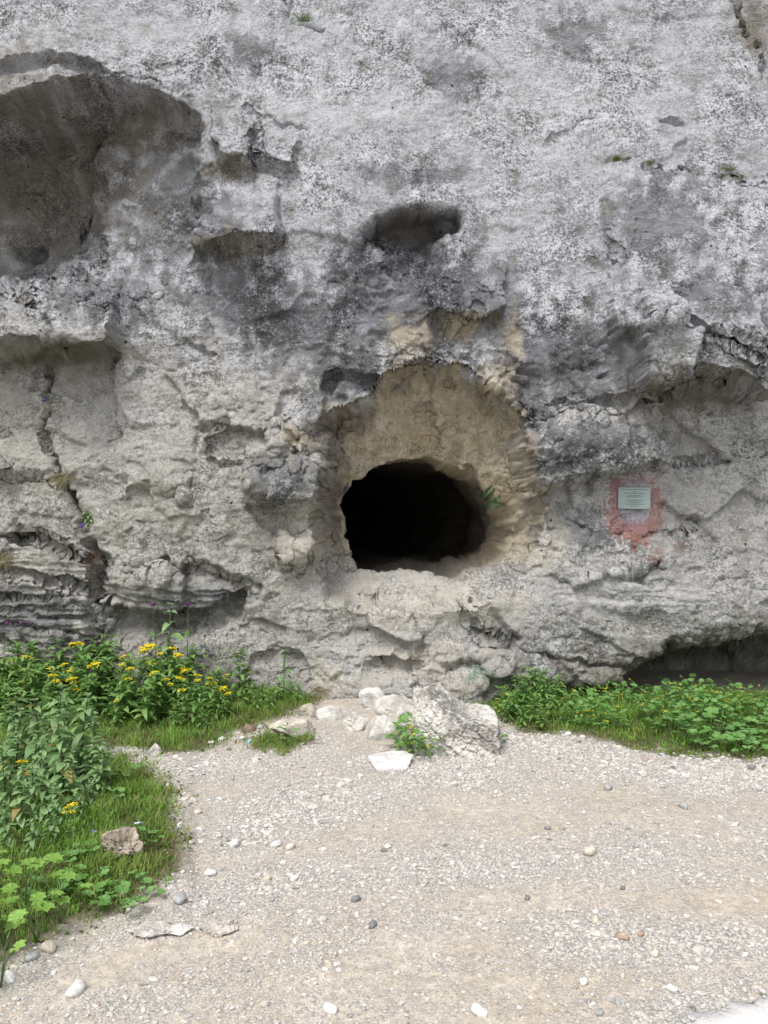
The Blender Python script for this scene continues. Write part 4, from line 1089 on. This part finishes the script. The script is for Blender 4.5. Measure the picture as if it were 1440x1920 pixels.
# --- big bright lobed leaves, lower left
def rosette(name, n, size, seed, kind, spread, hgt):
    qq = random.Random(seed); root = link(name, None); root.empty_display_size = 0.05
    for i in range(n):
        a = 2 * math.pi * i / n + qq.uniform(-.5, .5); d = spread * qq.uniform(0.45, 1.0); l = size * qq.uniform(0.75, 1.2); hh = hgt * qq.uniform(0.6, 1.15)
        link('leaf', qq.choice(LEAF[kind]), root, (d * math.cos(a), d * math.sin(a), hh), Euler((qq.uniform(-.1, .35), qq.uniform(-.3, .3), a - 1.57)), l)
        link('stalk', mesh_py('stalk', *tube([(0, 0, 0), (d * .4 * math.cos(a), d * .4 * math.sin(a), hh * .6), (d * math.cos(a), d * math.sin(a), hh)], .003, .002, 4), M_STEM), root)
    return root
butt_bed = Bed([rosette('butterbur_plant', 5, 0.068, 500 + s, 'butt', 0.09, 0.20) for s in range(3)])
for k, (px, py) in enumerate([(10,1790),(70,1775),(45,1720),(110,1740),(-30,1700),(0,1850),(-60,1800)]):
    x, y = at_ground(px, py); butt_bed.put(k, x, y, 1.0, q.uniform(0, 6.28), 'bright yellow-green lobed-leaf plant at the lower left of the grass', 'plant', 'lobed-leaf plants in the lower left grass')
ivy_bed = Bed([rosette('small_leaf_plant', 5, 0.045, 520 + s, 'round', 0.06, 0.06) for s in range(3)])
for k, (px, py) in enumerate([(215,1690),(240,1680),(170,1670),(190,1710),(130,1690),(230,1720),(120,1640),(270,1700),(90,1700),(160,1620),(280,1600),(215,1520),(240,1470)]):
    x, y = at_ground(px, py); ivy_bed.put(k, x, y, q.uniform(.8, 1.2), q.uniform(0, 6.28), 'small round-leaved plant low in the left grass tongue', 'plant', 'round-leaved plants in the left grass')
# --- right bank
for k, (px, pt, Y) in enumerate([(985,1262,6.3),(1005,1250,6.35),(1025,1268,6.25),(1050,1275,6.3),(965,1290,6.2),(1000,1295,6.0),(1035,1300,6.0),(1070,1290,6.2),(950,1310,6.1),(980,1320,5.95),(1015,1325,5.85),(1060,1320,5.9),(1085,1305,6.1),(995,1246,6.4),(975,1258,6.4),(1020,1252,6.45),(1045,1262,6.4),(955,1280,6.35)]):
    herb_at(green_bed, k, px, pt, Y, 'leafy dark green herb in the bushy clump right of the largest boulder', 'plant', 'herbs of the bushy clump on the right')
hb = herb_at(tall_bed, 0, 868, 1292, 6.3, 'broad-leaved sprig behind the largest boulder under the overhang', 'plant', None)
def low_herb(seed, nf=5, name='buttercup_plant', mat=M_HERB, hgt=0.2):
    """low bushy herb with small yellow flowers held above the leaves"""
    qq = random.Random(seed); root = link(name, None); root.empty_display_size = 0.05
    for i in range(24):
        a = qq.uniform(0, 6.28); d = 0.10 * math.sqrt(qq.random()); hh = hgt * qq.uniform(.15, .8)
        link('leaf', qq.choice(LEAF['herb'] if qq.random() < 0.5 else LEAF['round']), root, (d * math.cos(a), d * math.sin(a), hh), Euler((qq.uniform(-.2, .7), qq.uniform(-.4, .4), a - 1.57)), qq.uniform(.032, .058))
    parts = []; st = []
    for i in range(nf):
        a = qq.uniform(0, 6.28); d = 0.1 * qq.random(); hh = hgt * qq.uniform(.35, 1.0)
        p = Vector((d * math.cos(a), d * math.sin(a), hh))
        st.append(tube([(0, 0, 0), p * 0.55 + Vector((0, 0, .02)), p], .0016, .0011, 3))
        link('flower', FLO[i % 3], root, p, (qq.uniform(-.5, .5), qq.uniform(-.5, .5), 0), qq.uniform(.6, .95))
    link('stem', mesh_py('stem', *merge(st), M_STEM), root)
    return root
def flower_mesh(seed):
    qq = random.Random(seed); parts = [floret((0, 0, 0), 0.0045, qq, 6)]
    for i in range(5):
        a = 6.283 * i / 5; parts.append(floret((0.006 * math.cos(a), 0.006 * math.sin(a), 0.002), 0.005, qq, 5))
    return mesh_py('flower', *merge(parts), M_YEL)
FLO = [flower_mesh(s) for s in range(3)]
low_bed = Bed([low_herb(540 + s, n_) for s, n_ in enumerate((4, 1, 5, 2))])
for k in range(84):
    px = q.uniform(900, 1500); Y = q.uniform(5.75, 7.0)
    if px < 1080 and Y < 6.1: continue
    if px > 1280 and Y < 6.0: continue
    row = 'deep under the overhang at the back of the right bank' if Y > 6.4 else 'next to the bushy clump of the right bank' if px < 1110 else 'in the middle of the right bank' if px < 1270 else 'behind the round-leaved plants of the right bank'
    low_bed.put(k, (px - 720) / FPX * Y, Y, q.uniform(.8, 1.25), q.uniform(0, 6.28), 'low yellow-flowered plant ' + row, 'plant', 'low yellow-flowered plants ' + row)
round_bed = Bed([rosette('round_leaf_plant', 7, 0.072, 560 + s, 'round', 0.11, 0.10) for s in range(4)])
for k, (px, py) in enumerate([(1300,1392),(1330,1400),(1360,1396),(1390,1402),(1420,1398),(1450,1400),(1345,1380),(1380,1382),(1410,1376),(1440,1380),(1290,1378),(1480,1395),(1320,1408),(1400,1412),(1260,1382),(1430,1365),(1235,1370)]):
    x, y = at_ground(px, py); round_bed.put(k, x, y, q.uniform(.85, 1.2), q.uniform(0, 6.28), 'round pale-green leaves plant at the edge of the right bank', 'plant', 'round-leaved plants at the right bank edge')
# clump by the boulder
x, y = at_ground(782, 1416); o = low_bed.put(2, x, y, 1.25, 1.0, 'small yellow-flowered clump growing against the largest boulder', 'plant', None)
for k, (px_, py_) in enumerate([(770,1404),(790,1412),(764,1398),(796,1420)]):
    x, y = at_ground(px_, py_); o = low_bed.put(k, x, y, 1.15, k * 1.3, 'small bushy plant at the foot of the largest boulder, left side', 'plant', 'plants at the left foot of the largest boulder')
x, y = at_ground(776, 1395); o = low_bed.put(0, x, y, 1.5, 2.0, 'taller yellow-flowered clump squeezed between largest boulder and grey rock', 'plant', None)
x, y = at_ground(928, 1388); o = low_bed.put(1, x, y, 0.8, 2.0, 'tiny leafy tuft at the right foot of the largest boulder', 'plant', None)
x, y = at_ground(540, 1396); o = low_bed.put(1, x, y, 0.8, 0.4, 'low leafy plant on the grass island beside the long slab', 'plant', None)
# thistles: thin stems with purple heads
def thistle(seed, h):
    qq = random.Random(seed); root = link('thistle', None); root.empty_display_size = 0.05
    e = Vector((qq.uniform(-.05, .05), qq.uniform(-.05, .05), h))
    link('stem', mesh_py('stem', *tube([(0, 0, 0), e * 0.5 + Vector((.01, 0, 0)), e], .003, .0015, 4), M_STEM), root)
    hd = merge([floret((0, 0, 0.008), 0.013, qq, 8), floret((0, 0, 0.014), 0.010, qq, 7), floret((0, 0, 0), 0.009, qq, 8)])
    link('flower_head', mesh_py('flower_head', *hd, M_PUR), root, e, (0.5, qq.uniform(-.4, .4), 0))
    for i in range(4):
        link('leaf', qq.choice(LEAF['herb']), root, e * (0.2 + 0.15 * i), Euler((.6, 0, qq.uniform(0, 6.28))), 0.07)
    return root
th_bed = Bed([thistle(600 + s, 0.5) for s in range(3)])
for k, (px, pt, Y) in enumerate([(178,1198,6.5),(170,1222,6.4),(80,1206,6.6),(180,1252,6.2),(386,1125 + 60,6.7),(292,1125,6.75),(345,1124,6.75),(312,1140,6.75),(318,1182,6.7),(28,1165,6.7),(5,1162,6.7),(52,1162,6.7)]):
    herb_at(th_bed, k, px, pt, Y, 'thin thistle stem with small purple head above the left bank', 'plant', 'thistles in the left bank')

# ------------------------------------------------------------------ grass
def blades(X, Y, Z, hgt, wid, tints, lean=0.5):
    n = len(X)
    a = rng.random(n) * 2 * np.pi; ln = lean * (0.3 + rng.random(n)); b = a + 1.57 + 0.5 * (rng.random(n) - .5)
    dx, dy = np.cos(a) * ln, np.sin(a) * ln; sx, sy = np.cos(b) * wid / 2, np.sin(b) * wid / 2
    V = np.zeros((n, 7, 3), np.float32)
    for k, (t, wf) in enumerate(((0, 1.0), (0.4, 0.95), (0.75, 0.6))):
        cx = X + dx * hgt * t ** 1.8; cy = Y + dy * hgt * t ** 1.8; cz = Z + hgt * (t - 0.25 * ln * t * t)
        V[:, 2 * k] = np.stack([cx - sx * wf, cy - sy * wf, cz], -1); V[:, 2 * k + 1] = np.stack([cx + sx * wf, cy + sy * wf, cz], -1)
    V[:, 6] = np.stack([X + dx * hgt, Y + dy * hgt, Z + hgt * (1 - 0.35 * ln)], -1)
    base = (np.arange(n) * 7)[:, None, None]
    F = np.array([[0, 1, 3], [0, 3, 2], [2, 3, 5], [2, 5, 4], [4, 5, 6]], np.int32)[None] + base
    return V.reshape(-1, 3), F.reshape(-1, 3), np.repeat(tints, 7, 0)
def grass_patch(label, poly_test, x0, x1, y0, y1, n, hfun):
    X = x0 + (x1 - x0) * rng.random(n); Y = y0 + (y1 - y0) * rng.random(n)
    jx = 0.035 * rng.normal(size=n) * (1 + 2 * (rng.random(n) < 0.12)); jy = 0.05 * rng.normal(size=n) * (1 + 2 * (rng.random(n) < 0.12))
    k = grass_mask(X + jx, Y + jy) & poly_test(*gpix(X, Y)); X, Y = X[k], Y[k]
    cl = fbm2(X * 5, Y * 5, 3, 401)
    k = rng.random(len(X)) < 0.85 + 0.5 * cl; X, Y, cl = X[k], Y[k], cl[k]
    h = hfun(X, Y) * (0.55 + 0.75 * rng.random(len(X))) * (1 + 0.5 * cl)
    tn = np.array([(0.125, 0.250, 0.038)], np.float32) + rng.random((len(X), 1)) * np.array([(0.10, 0.13, 0.035)], np.float32)
    core = sum(grass_mask(X + a_, Y + b_).astype(np.float32) for a_, b_ in ((.13, 0), (-.13, 0), (0, .18), (0, -.18))) / 4
    dry = rng.random(len(X)) < 0.05 + 0.30 * (1 - core)
    tn[dry] = np.array([(0.30, 0.25, 0.11)]) * (0.7 + 0.6 * rng.random((int(dry.sum()), 1)))
    yel = sstep(0.0, 0.5, fbm2(X * 2.2, Y * 2.2, 3, 411))[:, None]
    tn = tn * (1 - 0.45 * yel) + 0.45 * yel * np.array([(0.20, 0.235, 0.055)], np.float32)
    h = h * (0.5 + 0.5 * core)
    kk = rng.random(len(X)) < 0.35 + 0.65 * core
    X, Y, h, tn, cl = X[kk], Y[kk], h[kk], tn[kk], cl[kk]
    tn *= (0.85 + 0.35 * np.clip(cl, -0.6, 0.8))[:, None]
    wd = 0.0028 + 0.0025 * rng.random(len(X))
    broad = rng.random(len(X)) < 0.13
    wd = np.where(broad, 0.010 + 0.010 * rng.random(len(X)), wd); h = np.where(broad, h * 0.75, h)
    tall = rng.random(len(X)) < 0.03
    h = np.where(tall & ~broad, h * 2.1, h)
    V, F, t = blades(X, Y, ground_z(X, Y) - 0.004, h, wd, tn, 0.8)
    o = mesh_np('grass', V, F, M_GRASS, None, True, {'tint': t})
    tag(o, label, 'grass', None, 'stuff')
grass_patch('rough green grass tongue in the left foreground', lambda px, py: (py > 1402), -3.2, -0.9, 2.2, 5.7, 80000, lambda X, Y: 0.06 + 0 * X)
grass_patch('green grass under the herbs of the left bank', lambda px, py: (py <= 1402) & (px < 640) & ~((px > 462) & (py > 1372)), -4.2, -0.4, 5.2, 7.2, 44000, lambda X, Y: 0.065 + 0 * X)
grass_patch('small grass island on the gravel around the long slab', lambda px, py: (px > 455) & (px < 600) & (py > 1368), -1.2, -0.5, 5.2, 6.2, 9000, lambda X, Y: 0.06 + 0 * X)
grass_patch('green grass carpet of the right bank under the overhang', lambda px, py: (px > 860), 0.5, 4.6, 5.0, 7.4, 66000, lambda X, Y: 0.05 + 0.03 * sstep(5.6, 6.2, Y))

def tuft(px, py, n, h, label, tint, name='grass_tuft', droop=0.5):
    p, nn = on_cliff(px, py)
    qq = np.random.default_rng(int(px)); a = qq.random(n) * 6.28; l = h * (0.5 + 0.6 * qq.random(n))
    V = []; F = []
    for i in range(n):
        d = np.array([math.cos(a[i]) * .7, -0.25 - 0.5 * qq.random(), 0.9 - droop * qq.random() * 2]); d /= np.linalg.norm(d)
        s = np.array([-d[2], 0, d[0]]) * 0.0022; b = len(V); o = np.array([qq.normal() * h * .25, -0.005, qq.normal() * .006])
        e1 = o + d * l[i] * .55; e2 = o + d * l[i] + np.array([0, 0, -droop * l[i] * .5])
        V += [o - s, o + s, e1 + s, e1 - s, e2]; F += [(b, b+1, b+2), (b, b+2, b+3), (b+3, b+2, b+4)]
    V = np.array(V); t = np.repeat(np.array([tint], np.float32) * (0.7 + 0.6 * qq.random((n, 1))), 5, 0)
    o = mesh_np(name, V, np.array(F), M_GRASS, None, True, {'tint': t}); o.location = p + Vector((0, -0.012, 0))
    return tag(o, label, 'grass tuft')
tuft(570, 42, 70, 0.13, 'green grass tuft in the corner crack high on the cliff', (0.12, 0.16, 0.06))
tuft(1362, 322, 60, 0.12, 'greyish grass tuft on the mossy ledge of the cliff shoulder', (0.20, 0.21, 0.12))
tuft(1155, 302, 50, 0.05, 'small moss tuft on the left end of the ledge of the cliff shoulder', (0.09, 0.12, 0.03))
tuft(118, 895, 90, 0.16, 'straw-green grass tuft hanging from the vertical crack', (0.24, 0.21, 0.10), droop=0.9)
tuft(172, 1045, 70, 0.14, 'dry reddish root tuft low in the vertical crack', (0.20, 0.13, 0.09), droop=1.1)
tuft(6, 1045, 70, 0.16, 'brown-green grass tuft hanging between the bedded strata', (0.20, 0.18, 0.08), droop=0.9)
tuft(600, 1295, 60, 0.16, 'dry straw tuft at the cliff foot beside the dirt path', (0.32, 0.27, 0.14), droop=0.7)
def crack_plant(seed, n):
    qq = random.Random(seed); root = link('crack_plant', None); root.empty_display_size = 0.03
    for i in range(n):
        link('leaf', qq.choice(LEAF['herb'] + LEAF['nettle']), root, (qq.uniform(-.03, .03), -0.02, qq.uniform(-.05, .06)), Euler((qq.uniform(-.4, .6), qq.uniform(-.5, .5), 3.14 + qq.uniform(-1.3, 1.3))), qq.uniform(.05, .075))
    vm = mesh_py('flower', *merge([floret((0, 0, 0), .008, qq, 6), floret((.008, 0, .004), .007, qq, 5), floret((-.006, .0, .006), .007, qq, 5)]), M_VIO)
    for i in range(3): link('flower', vm, root, (qq.uniform(-.04, .04), -0.06, qq.uniform(-.06, .04)), (1.2, 0, 0), 1.3)
    return root
for s, n, px, py, lab in ((1, 8, 92, 752, 'small violet-flowered plant in the upper part of the vertical crack'), (2, 14, 165, 975, 'leafy violet-flowered plant in the wide part of the vertical crack')):
    p, nn = on_cliff(px, py); o = crack_plant(s, n); o.location = p + Vector((0, -0.01, 0)); tag(o, lab, 'plant')

# ------------------------------------------------------------------ litter
def tissue(px, py, size, col, label, seed, lift=0.0):
    x, y = at_ground(px, py); qq = np.random.default_rng(seed)
    g = np.linspace(-1, 1, 9); U, V_ = np.meshgrid(g, g)
    Z = 0.35 * fbm2(U * 1.3 + seed, V_ * 1.3, 3, seed) + 0.35 * np.maximum(0, 0.5 - np.hypot(U, V_))
    P = np.stack([U * (1 - .25 * np.abs(V_)), V_ * (1 - .3 * np.abs(U)), Z - Z.min()], -1).reshape(-1, 3) * size
    i = np.arange(81).reshape(9, 9); F = np.stack([i[:-1, :-1], i[:-1, 1:], i[1:, 1:], i[1:, :-1]], -1).reshape(-1, 4)
    o = mesh_np('paper_scrap', P, F, flat_material('paper', col, 0.8, 0.15)); o.location = (x, y, gz_at(x, y) + lift + 0.003); o.rotation_euler = (0.4, 0.2, seed)
    tag(o, label, 'litter')
tissue(260, 1585, 0.022, (0.62, 0.72, 0.80), 'crumpled pale blue-white tissue in the grass above the knobbly rock', 3, 0.06)
tissue(466, 1389, 0.022, (0.30, 0.58, 0.72), 'light blue scrap on the gravel left of the grass island', 5)
tissue(175, 1600, 0.014, (0.25, 0.32, 0.62), 'small blue scrap in the grass left of the knobbly rock', 8, 0.05)
